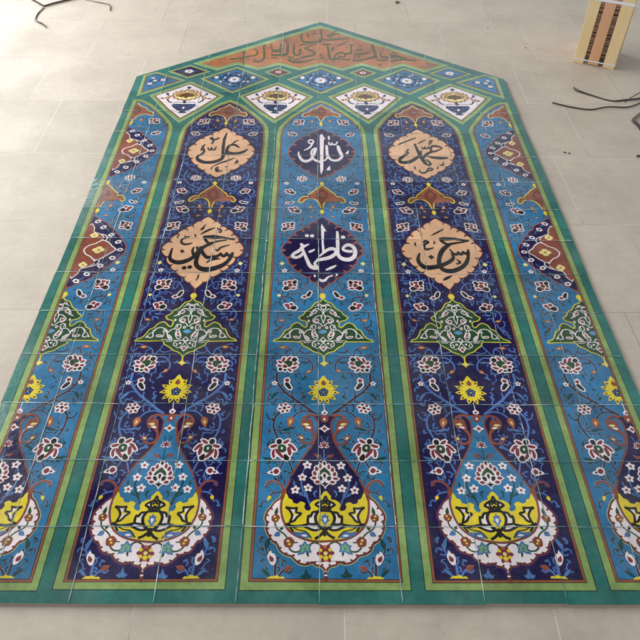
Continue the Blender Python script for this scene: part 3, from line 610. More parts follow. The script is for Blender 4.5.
def letters(key, pal, ox, parent, name='calligraphy'):
    L = LETTERS[key]; m = MB(pal, ox)
    for p in L.get('poly', []): m._poly(p, 'ink', 14)
    for r in L.get('rib', []): m._rib(smooth([(x, y, w*1.32) for x, y, w in r], False, 5), 'ink', 14.5, .00003, 1.45)
    for p, r in L.get('dots', []): m._poly(ell(p[0], p[1], r, r*1.15, .3, 10), 'ink', 14)
    return m.build(name, parent)

def medallion(nodes, pal, ox, clip, parent, small=False):
    out = cusped(nodes, .034)
    yc = .5*(nodes[0][1]+nodes[-1][1])
    full = sym(out)
    m = MB(pal, ox, clip)
    m._poly(offset(full, .030 if pal['medal'] == 'navy' else .018), 'rim', 10); m._poly(full, 'medal', 11)
    # small hooks of the rim turned inward at each cusp
    m.m = True
    for x, y in nodes[1:-1]:
        if x < 1.2:
            s = .050 if pal['medal'] == 'navy' else .034
            m.poly([(x*1.01, yc+(y-yc)*1.02+s*.9), (x*.94, yc+(y-yc)*.97+s*.5), (x*.93-s*.4, yc+(y-yc)*.95), (x*.95, yc+(y-yc)*.95-s*.7), (x*1.01, yc+(y-yc)*1.02-s*.8)], 'rim', 12)
    o = m.build('name_medallion' if not small else 'floral_medallion', parent)
    return o

def floral_medallion(nodes, pal, ox, clip, parent):
    """half medallion of the side arches: navy lozenge with a rust heart"""
    y0, y1 = nodes[0][1], nodes[-1][1]; yc = .5*(y0+y1); h = .5*(y0-y1)
    nd = [(0, 1), (.19, .84), (.37, .66), (.52, .47), (.67, .27), (.80, 0)]
    nd = [(x, yc+h*f) for x, f in nd] + [(x, yc-h*f) for x, f in reversed(nd[:-1])]
    full = sym(cusped(nd, .035))
    m = MB(pal, ox, clip)
    m._poly(offset(full, .028), 'edge', 10); m._poly(full, 'navy', 11)
    inner = smooth([(0, yc+h*.76), (.07, yc+h*.64), (.09, yc+h*.52), (.22, yc+h*.46), (.32, yc+h*.34), (.26, yc+h*.22), (.26, yc-h*.22), (.32, yc-h*.34), (.22, yc-h*.46), (.09, yc-h*.52), (.07, yc-h*.64), (0, yc-h*.76)], False, 3)
    f2 = sym(inner); m._poly(offset(f2, .018), 'white', 12); m._poly(f2, 'rust', 13)
    m.m = True
    core = smooth([(.05, yc), (.12, yc+h*.12), (.22, yc+h*.17), (.32, yc+h*.27), (.44, yc+h*.20), (.52, yc+h*.10), (.62, yc), (.52, yc-h*.10), (.44, yc-h*.20), (.32, yc-h*.27), (.22, yc-h*.17), (.12, yc-h*.12)], True, 2)
    m.poly(offset(core, .024), 'white', 14); m.poly(core, 'rust', 15)
    m.poly(ell(.31, yc, .085, .075, 0, 16, 4, .45), 'cream', 16); m.poly(ell(.31, yc, .03, .026, 0, 8), 'orange', 17)
    for s in (1, -1):
        m.poly(ell(.12, yc+s*h*.42, .060, .066, 0, 14, 4, .4), 'cream', 14); m.poly(ell(.12, yc+s*h*.42, .024, .024, 0, 8), 'orange', 15)
        m.rib([(.24, yc+s*h*.46), (.34, yc+s*h*.42), (.40, yc+s*h*.33), (.36, yc+s*h*.25)], 'white', 14, w=.02)
        m.poly(drop(.31, yc+s*h*.36, .08, .04, -s*.9), 'black', 15)
        for (x, f) in ((.25, .66), (.45, .43), (.62, .22), (.10, .84)):
            m.poly(ell(x, yc+s*h*f, .062, .05, s*.6, 10, 5, .15), 'white', 13); m.poly(ell(x, yc+s*h*f, .030, .024, 0, 8), 'rust' if f == .52 else 'navy', 14)
            m.rib([(x+.03, yc+s*h*(f-.03)), (x+.08, yc+s*h*(f-.05)), (x+.11, yc+s*h*(f-.11))], 'blue', 12.5, w=.018)
    m.poly(ell(.71, yc, .055, .05, 0, 10), 'white', 13); m.poly(ell(.71, yc, .026, .024, 0, 8), 'navy', 14)
    m.rib([(.60, yc), (.75, yc)], 'white', 13, w=.018)
    return m.build('floral_medallion', parent)

def vase(pal, ox, clip, parent):
    m = MB(pal, ox, clip); m.m = False
    body = [(0, NECK[0][1])] + smooth(NECK, False, 3) + smooth(BOWL, False, 3)
    full = sym(body)
    cres = sym([(0, CRES[0][1])] + CRES)
    # white collar with scalloped edge
    cr = CRES; sc = []
    sm = smooth(cr, False, 3)
    full_c = sym([(0, sm[0][1])] + sm)
    m._poly(offset(full_c, .010), 'pale' if pal['ground'] == 'turq' else 'haloN', 9)
    m._poly(full_c, 'wine', 10); 
    acc = 0; pts = []; last = None
    inn = offset(full_c, -.028); m._poly(inn, 'white', 11)
    m.m = True
    d = 0
    dense = [p for p in smooth(cr, False, 8)]
    for a, b in zip(dense[:-1], dense[1:]):
        d += math.hypot(b[0]-a[0], b[1]-a[1])
        if d > .105 and b[1] < 1.28:
            d = 0; ang = math.atan2(b[1]-1.0, b[0]-0)
            m.poly(ell(b[0]-.036*cos(ang), b[1]-.036*sin(ang), .024, .014, ang+.6, 8), 'wine', 12)
    # spiral ornament within the collar
    m.rib(P('0.059 0.745 0.123 0.776 0.179 0.759 0.215 0.729'), 'dgreen', 13, w=.022, ridge=.00011)
    m.rib(P('0.309 0.679 0.359 0.655 0.423 0.666 0.473 0.713'), 'dgreen', 13, w=.022, ridge=.00011); m.rib(P('0.356 0.780 0.404 0.780 0.429 0.787'), 'dgreen', 13, w=.016)
    m.rib(P('0.488 0.845 0.511 0.883 0.551 0.922 0.578 0.939')+P('0.625 0.979 0.653 1.041 0.651 1.113 0.642 1.185 0.629 1.243'), 'dgreen', 13, w=.020, ridge=.00011)
    m.poly(drop(*P('0.647 1.167')[0], .12, .045, 1.75), 'dgreen', 14)
    m.poly(drop(*P('0.577 0.918')[0], .10, .07, -.5), 'blue', 14); m.poly(drop(*P('0.574 0.953')[0], .07, .04, 2.0), 'dgreen', 14)
    x, y = P('0.256 0.695')[0]
    for k, (a, L) in enumerate([(.5, .075), (1.5, .085), (2.6, .075), (3.7, .08), (5.6, .11)]):
        m.poly(drop(x, y, L+.02, .08, a), 'blue', 14); m.poly(drop(x+.012*cos(a), y+.012*sin(a), L*.7, .042, a), 'lgreen', 15)
    m.poly(drop(*P('0.232 0.645')[0], .07, .03, -1.8), 'dgreen', 13)
    for (vw, rr) in ((P('0.469 0.785')[0], .060), (P('0.648 1.124')[0], .048)):
        m.poly(ell(vw[0], vw[1], rr, rr*1.1, .5, 14, 5, .2), 'rust', 14); m.poly(ell(vw[0]+.01, vw[1]+.02, rr*.35, rr*.28, 0, 8), 'cream', 15); m.poly(ell(vw[0]-.006, vw[1]-.022, rr*.30, rr*.26, 0, 8), 'yellow', 15)
    m.m = False
    x, y = 0, P('-0.017 0.628')[0][1]
    m._poly([(x+.088*(1+.30*cos(6*t))*cos(t), y+.108*(1+.26*cos(6*t))*sin(t)) for t in [2*PI*(i+.0)/48+PI/2 for i in range(48)]], 'maroon', 13)
    for i in range(6):
        a = PI/2+i*PI/3; m._poly(ell(x+.070*cos(a), y+.086*sin(a), .026, .024, 0, 8), 'yellow' if i % 3 else 'orange', 14)
    m._poly(ell(x, y, .028, .026, 0, 9), 'cream', 14); m._poly(ell(x, y-.06, .035, .03, 0, 9), 'yellow', 14)
    m._poly(drop(0, CRES[-1][1]+.05, -.10, .045, PI/2), 'wine', 10)
    # vase body
    m._poly(offset(full, .017), 'rust', 14)
    m._poly(offset(full, -.008), 'other', 15)
    # yellow band in the bowl
    yb = [p for p in SAW] + smooth(BOWL[1:], False, 3)
    m._poly(offset(sym(yb), -.013), 'yellow', 16)
    m.m = True
    # black strapwork
    bl = lambda v, s, w=.026: m.rib(PX_(v, s), 'black', 18, w=w, ridge=.00011)
    for pts, w in STRAP: m.rib(pts, 'black', 18, w=w*1.3, ridge=.00022, n=4)
    for pts in WHITEBITS: m.poly(smooth(pts, True, 3), 'white', 17)
    for pts in BLUEBITS: m.poly(smooth(pts, True, 2), 'blue', 17)
    for pts in BLUEIN: m.poly(smooth(pts, True, 2), 'white', 17.6)
    # centre cross
    y = P('-0.013 1.097')[0][1]
    m.m = False
    m._poly(sym(CROSS), 'blue', 17); m._poly(sym(CROSSI), 'white', 17.6)
    m.build('vase', parent)
    # bouquet inside the vase body
    b = MB(pal, ox, clip); b.m = True
    st = 'stem'
    b.rib(P('0.276 1.873 0.301 1.823 0.316 1.753'), st, 16, w=.018); b.rib(P('0.324 1.684 0.325 1.606 0.290 1.496 0.233 1.387'), st, 16, w=.024, ridge=.00011)
    b.rib(P('0.307 1.481 0.366 1.485 0.402 1.527'), st, 16, w=.018); b.rib(P('0.256 1.496 0.275 1.453 0.280 1.424'), st, 16, w=.018)
    for v, a in ((P('0.240 1.387')[0], -2.2), (P('0.240 1.390')[0], 1.2), (P('0.413 1.587')[0], 1.0), (P('0.289 1.443')[0], .3)): leaf(b, v[0], v[1], .09, a, 17, st)
    b.rib(P('0.118 1.519 0.146 1.496 0.154 1.458 0.129 1.420'), st, 15.6, w=.030, taper=True)
    b.poly(drop(*P('0.060 2.056')[0], .10, .055, .6), 'rust', 17)
    b.m = False
    b.rib([(0, P('-0.004 2.192')[0][1]), (0, P('-0.006 2.004')[0][1])], st, 16, w=.016)
    b.m = True; b.rib(P('-0.006 2.015 -0.046 2.066 -0.060 2.097'), st, 16, w=.014); b.rib(P('0.027 2.331 0.046 2.396 0.065 2.418'), st, 16, w=.012)
    b.build('bouquet_stems', parent)
    for q in ('253 46', '301 143', '254 228', '357 242'):
        for s in (1, -1):
            p = PTS_STAR[q]; f = MB(pal, ox, clip); star(f, s*p[0], p[1], .066, 17, 'maroon'); f.build('blossom', parent)
    # big palmette
    f = MB(pal, ox, clip)
    f._poly(offset(sym(PALM_OUT), -.018), 'white', 17)
    for c, q in PALM_IN:
        q = smooth(q, True, 2) if c != 'dgreen' else q
        f._poly(offset(q, .022), 'white', 17.5); f._poly(offset(mir(q), .022), 'white', 17.5); q = offset(q, .006)
        f._poly(q, c, 18); f._poly(mir(q), c, 18)
    f._poly(sym(PALM_ARCH), 'dgreen', 18)
    for q, c in ((PALM_C, 'black'), (PALM_T, 'black'), (PALM_B, 'black')): 
        f._poly(offset(sym(q), .014), 'white', 18.5); f._poly(sym(q), c, 19)
    f.build('palmette', parent)
    # rosebud and lip ornaments
    f = MB(pal, ox, clip); x, y = 0, P('-0.004 2.271')[0][1]
    for a in (-.2, .75, PI/2, PI-.75, PI+.2):
        f._poly(drop(.0, y-.02, .085, .062, a), 'white', 17); f._poly(drop(.03*cos(a), y-.02+.03*sin(a), .045, .030, a), 'maroon', 18)
    f._poly(ell(0, y-.012, .032, .03, 0, 10), 'maroon', 19)
    f.build('rosebud', parent)
    f = MB(pal, ox, clip)
    y = P('-0.002 2.550')[0][1]
    f._poly([(.085, y), (.03, y+.03), (0, y+.072), (-.03, y+.03), (-.085, y), (-.03, y-.03), (0, y-.072), (.03, y-.03)], 'white', 17)
    f._poly([(.035, y), (0, y+.036), (-.035, y), (0, y-.036)], 'rust', 18)
    y = P('0.000 2.736')[0][1]
    f._poly(ell(0, y, .055, .065, 0, 16, 6, .2), 'rust', 17); f._poly(ell(0, y-.01, .018, .024, 0, 8), 'white', 18)
    y = P('0.001 2.846')[0][1]
    f._poly(ell(0, y, .045, .036, 0, 12, 5, .2), 'white', 17); f._poly(drop(0, y, .07, .04, PI/2), 'white', 17.5); f._poly(ell(0, y-.005, .02, .02, 0, 8), 'maroon', 18)
    f.rib([(0, y+.05), (0, P('0.002 3.035')[0][1])], 'white', 15.5, w=.012)
    f.build('lip_ornament', parent)
    # volutes
    for s in (1, -1):
        f = MB(pal, ox, clip)
        S = lambda pts: [(s*p[0], p[1]) for p in pts]
        def rb(p, c, z, w, taper=False): f.rib(S(p), c, z, w=w, ridge=.00011, taper=taper)
        rb(P('0.137 2.782 0.219 2.796 0.296 2.751 0.335 2.669 0.310 2.592 0.272 2.547'), 'edge', 14.5, .040)
        rb(P('0.137 2.782 0.219 2.796 0.296 2.751 0.335 2.669 0.310 2.592 0.272 2.547'), 'rust', 15, .026)
        f._poly(smooth(S(P('0.198 2.709 0.277 2.714 0.330 2.655 0.306 2.579 0.239 2.538 0.171 2.463 0.166 2.569')), True, 3), 'rust', 14.8)
        f._poly(drop(s*P('0.226 2.619')[0][0], P('0.226 2.619')[0][1], .11, .045, .1 if s > 0 else PI-.1), 'cream', 16)
        f._poly(drop(s*P('0.191 2.560')[0][0], P('0.191 2.560')[0][1], .10, .04, .25 if s > 0 else PI-.25), 'white', 16)
        rb(P('0.195 2.547 0.157 2.467 0.154 2.353 0.204 2.293 0.279 2.294 0.335 2.341'), 'edge', 14.5, .034); rb(P('0.195 2.547 0.157 2.467 0.154 2.353 0.204 2.293 0.279 2.294 0.335 2.341'), 'rust', 15, .020)
        p = P('0.292 2.363')[0]; f._poly(drop(s*p[0], p[1], .11, .075, .5 if s > 0 else PI-.5), 'edge', 15.5); p = P('0.303 2.367')[0]; f._poly(drop(s*p[0], p[1], .06, .035, .5 if s > 0 else PI-.5), 'cream', 16.5)
        f.build('volute', parent)
        f = MB(pal, ox, clip)
        q = P('0.567 1.532 0.595 1.597 0.656 1.656 0.735 1.672 0.786 1.641 0.796 1.590')
        f.rib(S(q), 'halov', 14.6, w=.052, taper=False); f.rib(S(q), 'rust', 15, w=.034, ridge=.00011)
        p = P('0.563 1.509')[0]; f._poly(ell(s*p[0], p[1], .042, .06, 0, 12), 'rust', 15.5)
        f.build('handle', parent)

PALM_OUT = P('-0.005 2.009 0.024 1.979 0.041 1.946 0.080 1.946 0.084 1.918 0.137 1.908 0.149 1.862 0.183 1.830 0.176 1.787 0.202 1.718 0.165 1.676 0.155 1.615 0.099 1.615 0.058 1.605 0.024 1.583 0.004 1.559 -0.009 1.528')
PALM_IN = [('maroon', P('0.047 1.918 0.061 1.938 0.078 1.905 0.071 1.875 0.051 1.882')), ('maroon', P('0.094 1.860 0.115 1.893 0.134 1.865 0.124 1.832 0.101 1.835')), ('maroon', P('0.122 1.787 0.146 1.822 0.163 1.792 0.147 1.765 0.128 1.762')),
 ('maroon', P('0.118 1.715 0.144 1.735 0.183 1.718 0.146 1.696')), ('maroon', P('0.072 1.654 0.102 1.674 0.132 1.657 0.102 1.634')), ('black', P('0.036 1.717 0.060 1.742 0.086 1.737 0.077 1.698 0.046 1.681'))]
PALM_ARCH = P('-0.006 1.895 0.027 1.867 0.070 1.823 0.095 1.765 0.060 1.760 0.033 1.794 -0.006 1.814'); PALM_C = P('-0.006 1.794 0.017 1.777 0.019 1.742 -0.007 1.703'); PALM_T = P('-0.005 1.989 0.017 1.979 0.021 1.948 -0.005 1.920'); PALM_B = P('-0.007 1.673 0.014 1.639 0.052 1.632 0.020 1.607 -0.008 1.578')
for L_ in (PALM_OUT, PALM_ARCH, PALM_C, PALM_T, PALM_B): L_[0] = (0, L_[0][1]); L_[-1] = (0, L_[-1][1])
PTS_STAR = {'253 46': P('0.239 1.921')[0], '301 143': P('0.317 1.727')[0], '254 228': P('0.231 1.561')[0], '357 242': P('0.406 1.535')[0]}
STRAP = [(P('-0.013 1.442 0.021 1.392 -0.014 1.341 -0.035 1.313'), .024), (P('-0.014 1.341 0.016 1.366 0.041 1.372 0.060 1.316 0.032 1.266 0.002 1.277 -0.014 1.297'), .022), (P('-0.014 1.291 0.019 1.255 0.002 1.225 -0.015 1.214'), .022),
  (P('0.028 1.369 0.083 1.347 0.128 1.308 0.085 1.278 0.047 1.236 0.009 1.217'), .026), (P('0.012 1.220 0.076 1.214 0.110 1.165 0.122 1.109 0.103 1.031 0.053 0.975 -0.017 0.912 -0.070 0.858 -0.130 0.825'), .030),
  (P('0.106 1.201 0.158 1.190 0.184 1.136 0.212 1.147 0.220 1.087 0.211 1.037 0.154 1.026 0.118 1.026'), .026), (P('0.113 1.052 0.090 1.002 0.065 0.952 0.126 0.941 0.177 0.955 0.242 0.989 0.277 1.010'), .026),
  (P('-0.017 0.978 0.016 0.918 -0.017 0.858'), .022), (P('0.209 1.034 0.299 1.010 0.409 1.003 0.509 1.040'), .028), (P('0.365 1.270 0.420 1.265 0.470 1.270 0.521 1.282'), .024),
  (P('0.375 1.270 0.382 1.207 0.314 1.185 0.365 1.134 0.397 1.083 0.451 1.067 0.432 1.150 0.466 1.232 0.520 1.276'), .024), (P('0.451 1.072 0.466 1.027 0.431 0.963 0.406 0.929'), .022), (P('0.172 0.832 0.215 0.895 0.260 0.934 0.333 0.947 0.416 0.989'), .012)]
WHITEBITS = [P('0.071 1.330 0.096 1.322 0.105 1.305 0.085 1.294 0.068 1.300'), P('0.130 1.182 0.155 1.160 0.171 1.109 0.193 1.111 0.192 1.050 0.138 1.044 0.141 1.109'), P('0.110 0.994 0.184 1.021 0.248 1.023 0.202 0.984 0.151 0.962 0.092 0.954'),
  P('0.392 1.251 0.419 1.237 0.449 1.254 0.432 1.196 0.400 1.210'), P('0.356 1.171 0.401 1.163 0.425 1.101 0.389 1.115')]
BLUEBITS = [P('0.180 0.845 0.220 0.897 0.259 0.929 0.332 0.916 0.408 0.929 0.379 0.874 0.305 0.848 0.245 0.838')]
BLUEIN = [P('0.231 0.864 0.258 0.887 0.311 0.879 0.277 0.856')]
CROSS = P('-0.015 1.195 0.011 1.157 0.046 1.143 0.038 1.103 0.060 1.084 0.037 1.055 0.017 1.023 -0.016 0.999'); CROSSI = P('-0.015 1.108 0.008 1.124 0.025 1.095 0.005 1.055 -0.016 1.033')
for L_ in (CROSS, CROSSI): L_[0] = (0, L_[0][1]); L_[-1] = (0, L_[-1][1])

def scrolls(pal, ox, clip, parent):
    g = MB(pal, ox, clip)
    sm = smooth(GREENP, False, 2)
    full = sym(sm)
    g._poly(offset(full, .022), 'lemon', 11); g._poly(full, 'dgreen', 12)
    g.m = True
    for pts, w in GSCR: g.rib(pts, 'white', 13.5, w=w, ridge=.00003, n=4)
    for p, a, b, r in GLEAF:
        g.poly(ell(p[0], p[1], a, b, r, 12), 'white', 13); g.poly(ell(p[0], p[1], a-.016, b-.016, r, 10), 'edge', 14)
    g.m = False
    y = P('-0.001 4.334')[0][1]; g._poly([(.048, y), (0, y+.062), (-.048, y), (0, y-.062)], 'white', 13); g._poly([(.030, y), (0, y+.04), (-.030, y), (0, y-.04)], 'dgreen', 14)
    y = P('0.001 4.130')[0][1]; g._poly([(.060, y), (0, y+.07), (-.060, y), (0, y-.07)], 'white', 13); g._poly([(.036, y), (0, y+.044), (-.036, y), (0, y-.044)], 'edge', 14)
    y = P('0.000 4.512')[0][1]; g._poly(ell(0, y, .05, .035, 0, 12, 4, .5), 'bluel', 14)  # sparkle at the centre: a highlight painted as a pale blue spot
    g.build('leafy_palmette', parent)
    # finials above and below
    f = MB(pal, ox, clip)
    y = P('0.006 5.392')[0][1]; f._poly(ell(0, y, .050, .062, 0, 16, 6, .25), 'yellow', 11); f._poly(ell(0, y, .020, .024, 0, 8), 'cream', 12)
    f.rib([(0, y+.05), (0, P('0.008 5.581')[0][1])], 'edge', 9.5, w=.020)
    f.build('finial', parent)
    f = MB(pal, ox, clip)
    y = P('0.003 3.814')[0][1]; f._poly([(.075, y), (.026, y+.03), (0, y+.075), (-.026, y+.03), (-.075, y), (-.026, y-.03), (0, y-.07), (.026, y-.03)], 'yellow', 11)
    f._poly(ell(0, y, .03, .03, 0, 8), 'cream', 12); f.rib([(0, y+.05), (0, P('0.004 4.007')[0][1])], 'yellow', 11, w=.024)
    f.build('finial', parent)
    # sunburst
    f = MB(pal, ox, clip)
    x, y = 0, P('-0.001 3.252')[0][1]
    f._poly(ell(0, y, .135, .145, 0, 24), 'yellow', 11)
    for i in range(11):
        a = PI/2+2*PI*i/12 if i == 0 else PI/2+2*PI*i/11
        if i == 0: continue
        rr = .13; f._poly(drop(rr*.8*cos(a), y+rr*.84*sin(a), .150, .082, a), 'yellow', 11.5); f._poly(drop((rr+.035)*cos(a), y+(rr+.035)*1.05*sin(a), .050, .036, a), 'brownd', 12.5)
    yt = y+.10
    f._poly(smooth([(0, yt+.22), (.055, yt+.13), (.095, yt+.10), (.075, yt+.05), (.10, yt), (.04, yt-.05), (-.04, yt-.05), (-.10, yt), (-.075, yt+.05), (-.095, yt+.10), (-.055, yt+.13)], True, 2), 'yellow', 12)
    f._poly(drop(0, yt+.01, .12, .075, PI/2), 'rust', 13)
    f._poly([( .085*cos(PI/2+2*PI*i/10)*(1 if i % 2 == 0 else .8), y-.02+.090*sin(PI/2+2*PI*i/10)*(1 if i % 2 == 0 else .8)) for i in range(10)], 'dblue', 13)
    for i in range(5):
        a = PI/2+2*PI*i/5; f._poly(ell(.045*cos(a), y-.02+.048*sin(a), .015, .014, 0, 6), 'bluel', 14)
    f._poly(ell(0, y-.02, .015, .015, 0, 6), 'yellow', 14)
    f.build('sunburst_flower', parent)

GSCR = [(P('0.004 5.122 0.057 5.182 0.100 5.151 0.156 5.102'), .012), (P('0.192 4.677 0.219 4.589 0.198 4.560'), .012), (P('0.374 4.573 0.398 4.509 0.374 4.434 0.401 4.365'), .012), (P('0.513 4.562 0.544 4.510 0.613 4.453 0.671 4.367'), .012), (P('0.213 4.279 0.275 4.274 0.320 4.280'), .012), (P('0.027 4.222 0.087 4.144 0.141 4.150'), .012), (P('0.004 5.045 -0.035 5.069 -0.043 5.125 -0.017 5.156 0.005 5.138'), .018), (P('0.004 5.045 0.003 4.958 0.033 4.861 0.015 4.771 0.001 4.705'), .014), (P('0.003 4.958 0.056 5.045 0.138 5.058 0.206 4.978 0.230 4.893 0.281 4.863'), .018),
  (P('0.015 4.861 0.058 4.892 0.118 4.862 0.172 4.778 0.116 4.712 0.065 4.712 0.009 4.634'), .018), (P('0.156 4.565 0.127 4.594 0.128 4.659 0.162 4.677 0.187 4.636 0.177 4.589'), .016), (P('0.156 4.571 0.113 4.478 0.082 4.403 0.110 4.335 0.161 4.386 0.188 4.478 0.168 4.559'), .016),
  (P('0.177 4.559 0.248 4.560 0.301 4.508 0.324 4.439 0.278 4.416 0.231 4.364 0.234 4.324 0.285 4.347 0.324 4.439'), .016), (P('0.325 4.451 0.344 4.537 0.425 4.590 0.513 4.568 0.556 4.481 0.552 4.389 0.617 4.367'), .018),
  (P('-0.002 4.266 0.044 4.306 0.110 4.301 0.171 4.268 0.182 4.201 0.149 4.173 0.125 4.211 0.150 4.245'), .016), (P('-0.002 4.266 0.031 4.222 0.059 4.144 0.026 4.111'), .012), (P('0.110 4.301 0.234 4.307 0.400 4.314'), .012), (P('0.504 4.562 0.574 4.516'), .010)]
GLEAF = [(P('0.079 5.170')[0], .034, .026, -.7), (P('0.064 4.605')[0], .026, .034, .2), (P('0.356 4.508')[0], .030, .022, .6), (P('0.639 4.390')[0], .026, .016, -.2), (P('0.080 4.245')[0], .022, .022, 0), (P('0.240 4.773')[0], .020, .030, 0), (P('0.154 4.978')[0], .060, .040, -.9), (P('0.108 4.772')[0], .042, .05, .3), (P('0.137 4.449')[0], .036, .060, -.5), (P('0.448 4.400')[0], .060, .030, .15), (P('0.269 4.376')[0], .036, .026, .7), (P('0.204 4.905')[0], .02, .02, 0)]

def cartouche(pts, pal, ox, clip, parent, top):
    f = MB(pal, ox, clip)
    full = sym(smooth(pts, False, 2))
    f._poly(offset(full, .012), 'yellow' if not top else 'cream', 10); f._poly(offset(full, -.010), 'brown', 11)
    f._poly(offset(full, -.034), 'brownd', 11.5); f._poly(offset(full, -.044), 'brown', 11.8)
    y = (P('0.013 8.489')[0] if not top else P('0.011 12.001')[0])[1]
    f._poly(ell(0, y, .10, .17 if not top else .15, 0, 16, 4, .3), 'brownd', 12); f._poly(ell(0, y, .062, .11 if not top else .1, 0, 12), 'rust', 13)
    f.m = True
    f.rib([(.12, y), (.26, y-.04), (.34, y+.02)] if not top else [(.12, y), (.24, y-.02)], 'brownd', 12, w=.022)
    f.m = False
    if not top:
        y = P('0.015 8.886')[0][1]; f._poly(ell(0, y, .036, .06, 0, 12, 4, .3), 'yellow', 12)
        y = P('0.009 7.881')[0][1]; f._poly(ell(0, y, .036, .06, 0, 12, 4, .3), 'yellow', 12); f.rib([(0, y-.04), (0, y-.16)], 'edge', 10, w=.022)
    else:
        y = P('0.008 11.414')[0][1]; f._poly(ell(0, y, .034, .06, 0, 12, 4, .3), 'yellow', 12); f.rib([(0, y), (0, y-.14)], 'yellow', 11, w=.02)
    f.build('cartouche', parent)

CURL_LEAF = []
_curls = []
def inpoly(x, y, P_):
    c = False
    for a, b in zip(P_, P_[1:]+P_[:1]):
        if (a[1] > y) != (b[1] > y) and x < (b[0]-a[0])*(y-a[1])/(b[1]-a[1])+a[0]: c = not c
    return c
def curls():
    """fine secondary tendrils that fill the ground between the main stems"""
    if _curls: return _curls
    rr = random.Random(21)
    blocks = [offset(sym(cusped(UPM, .034)), .05), offset(sym(cusped(LOM, .034)), .05), offset(sym(GREENP), .06), offset(sym(CART), .05), offset(sym(CARTT), .05),
              offset(sym([(0, NECK[0][1])]+NECK+BOWL), .05), offset(sym([(0, CRES[0][1])]+CRES), .05), ell(0, P('-0.001 3.277')[0][1], .30, .36, 0, 16)]
    ground = arch_outline(0); occ = []
    for grp in (VINES_LOW, VINES_MID, VINES_UP, VINES_TOP):
        for pts, w in grp:
            for p in smooth(pts, False, 3): occ.append((p[0], p[1], w*.5+.012))
    for kind, (x, y), r, a in FLORA: occ.append((x, y, max(r, .05)*(1.05 if kind in ('rose', 'lotus', 'cluster') else .7)))
    ok = lambda x, y, m: .03 < x < FE-.03-m and y > .36 and inpoly(x, y, ground) and not any(inpoly(x, y, b) for b in blocks)
    tries = 0
    while tries < 9000 and len(_curls) < 210:
        tries += 1
        y = rr.uniform(.4, 12.2); x = rr.uniform(.04, FE-.05); a = rr.uniform(0, 2*PI); sd = rr.choice((1, -1)); L = rr.uniform(.10, .24); tp = [(x, y)]; good = True; kap = rr.uniform(.35, .8)
        for st in range(6):
            a += sd*kap*(.5+.16*st); tp.append((tp[-1][0]+L/6*cos(a), tp[-1][1]+L/6*1.15*sin(a)))
        for q in tp:
            if not ok(q[0], q[1], 0) or any((q[0]-o[0])**2+(q[1]-o[1])**2 < (o[2]+.016)**2 for o in occ): good = False; break
        if not good: continue
        _curls.append((tp, 'vine', rr.uniform(.013, .020)))
        for q in tp: occ.append((q[0], q[1], .020))
        CURL_LEAF.append((tp[0][0], tp[0][1], rr.uniform(.05, .075), a+rr.uniform(2, 4), 'leaf', .5*sd))
        if L > .15: CURL_LEAF.append((tp[3][0], tp[3][1], .05, math.atan2(tp[4][1]-tp[3][1], tp[4][0]-tp[3][0])-sd*.9, 'leaf', -.4*sd))
    return _curls

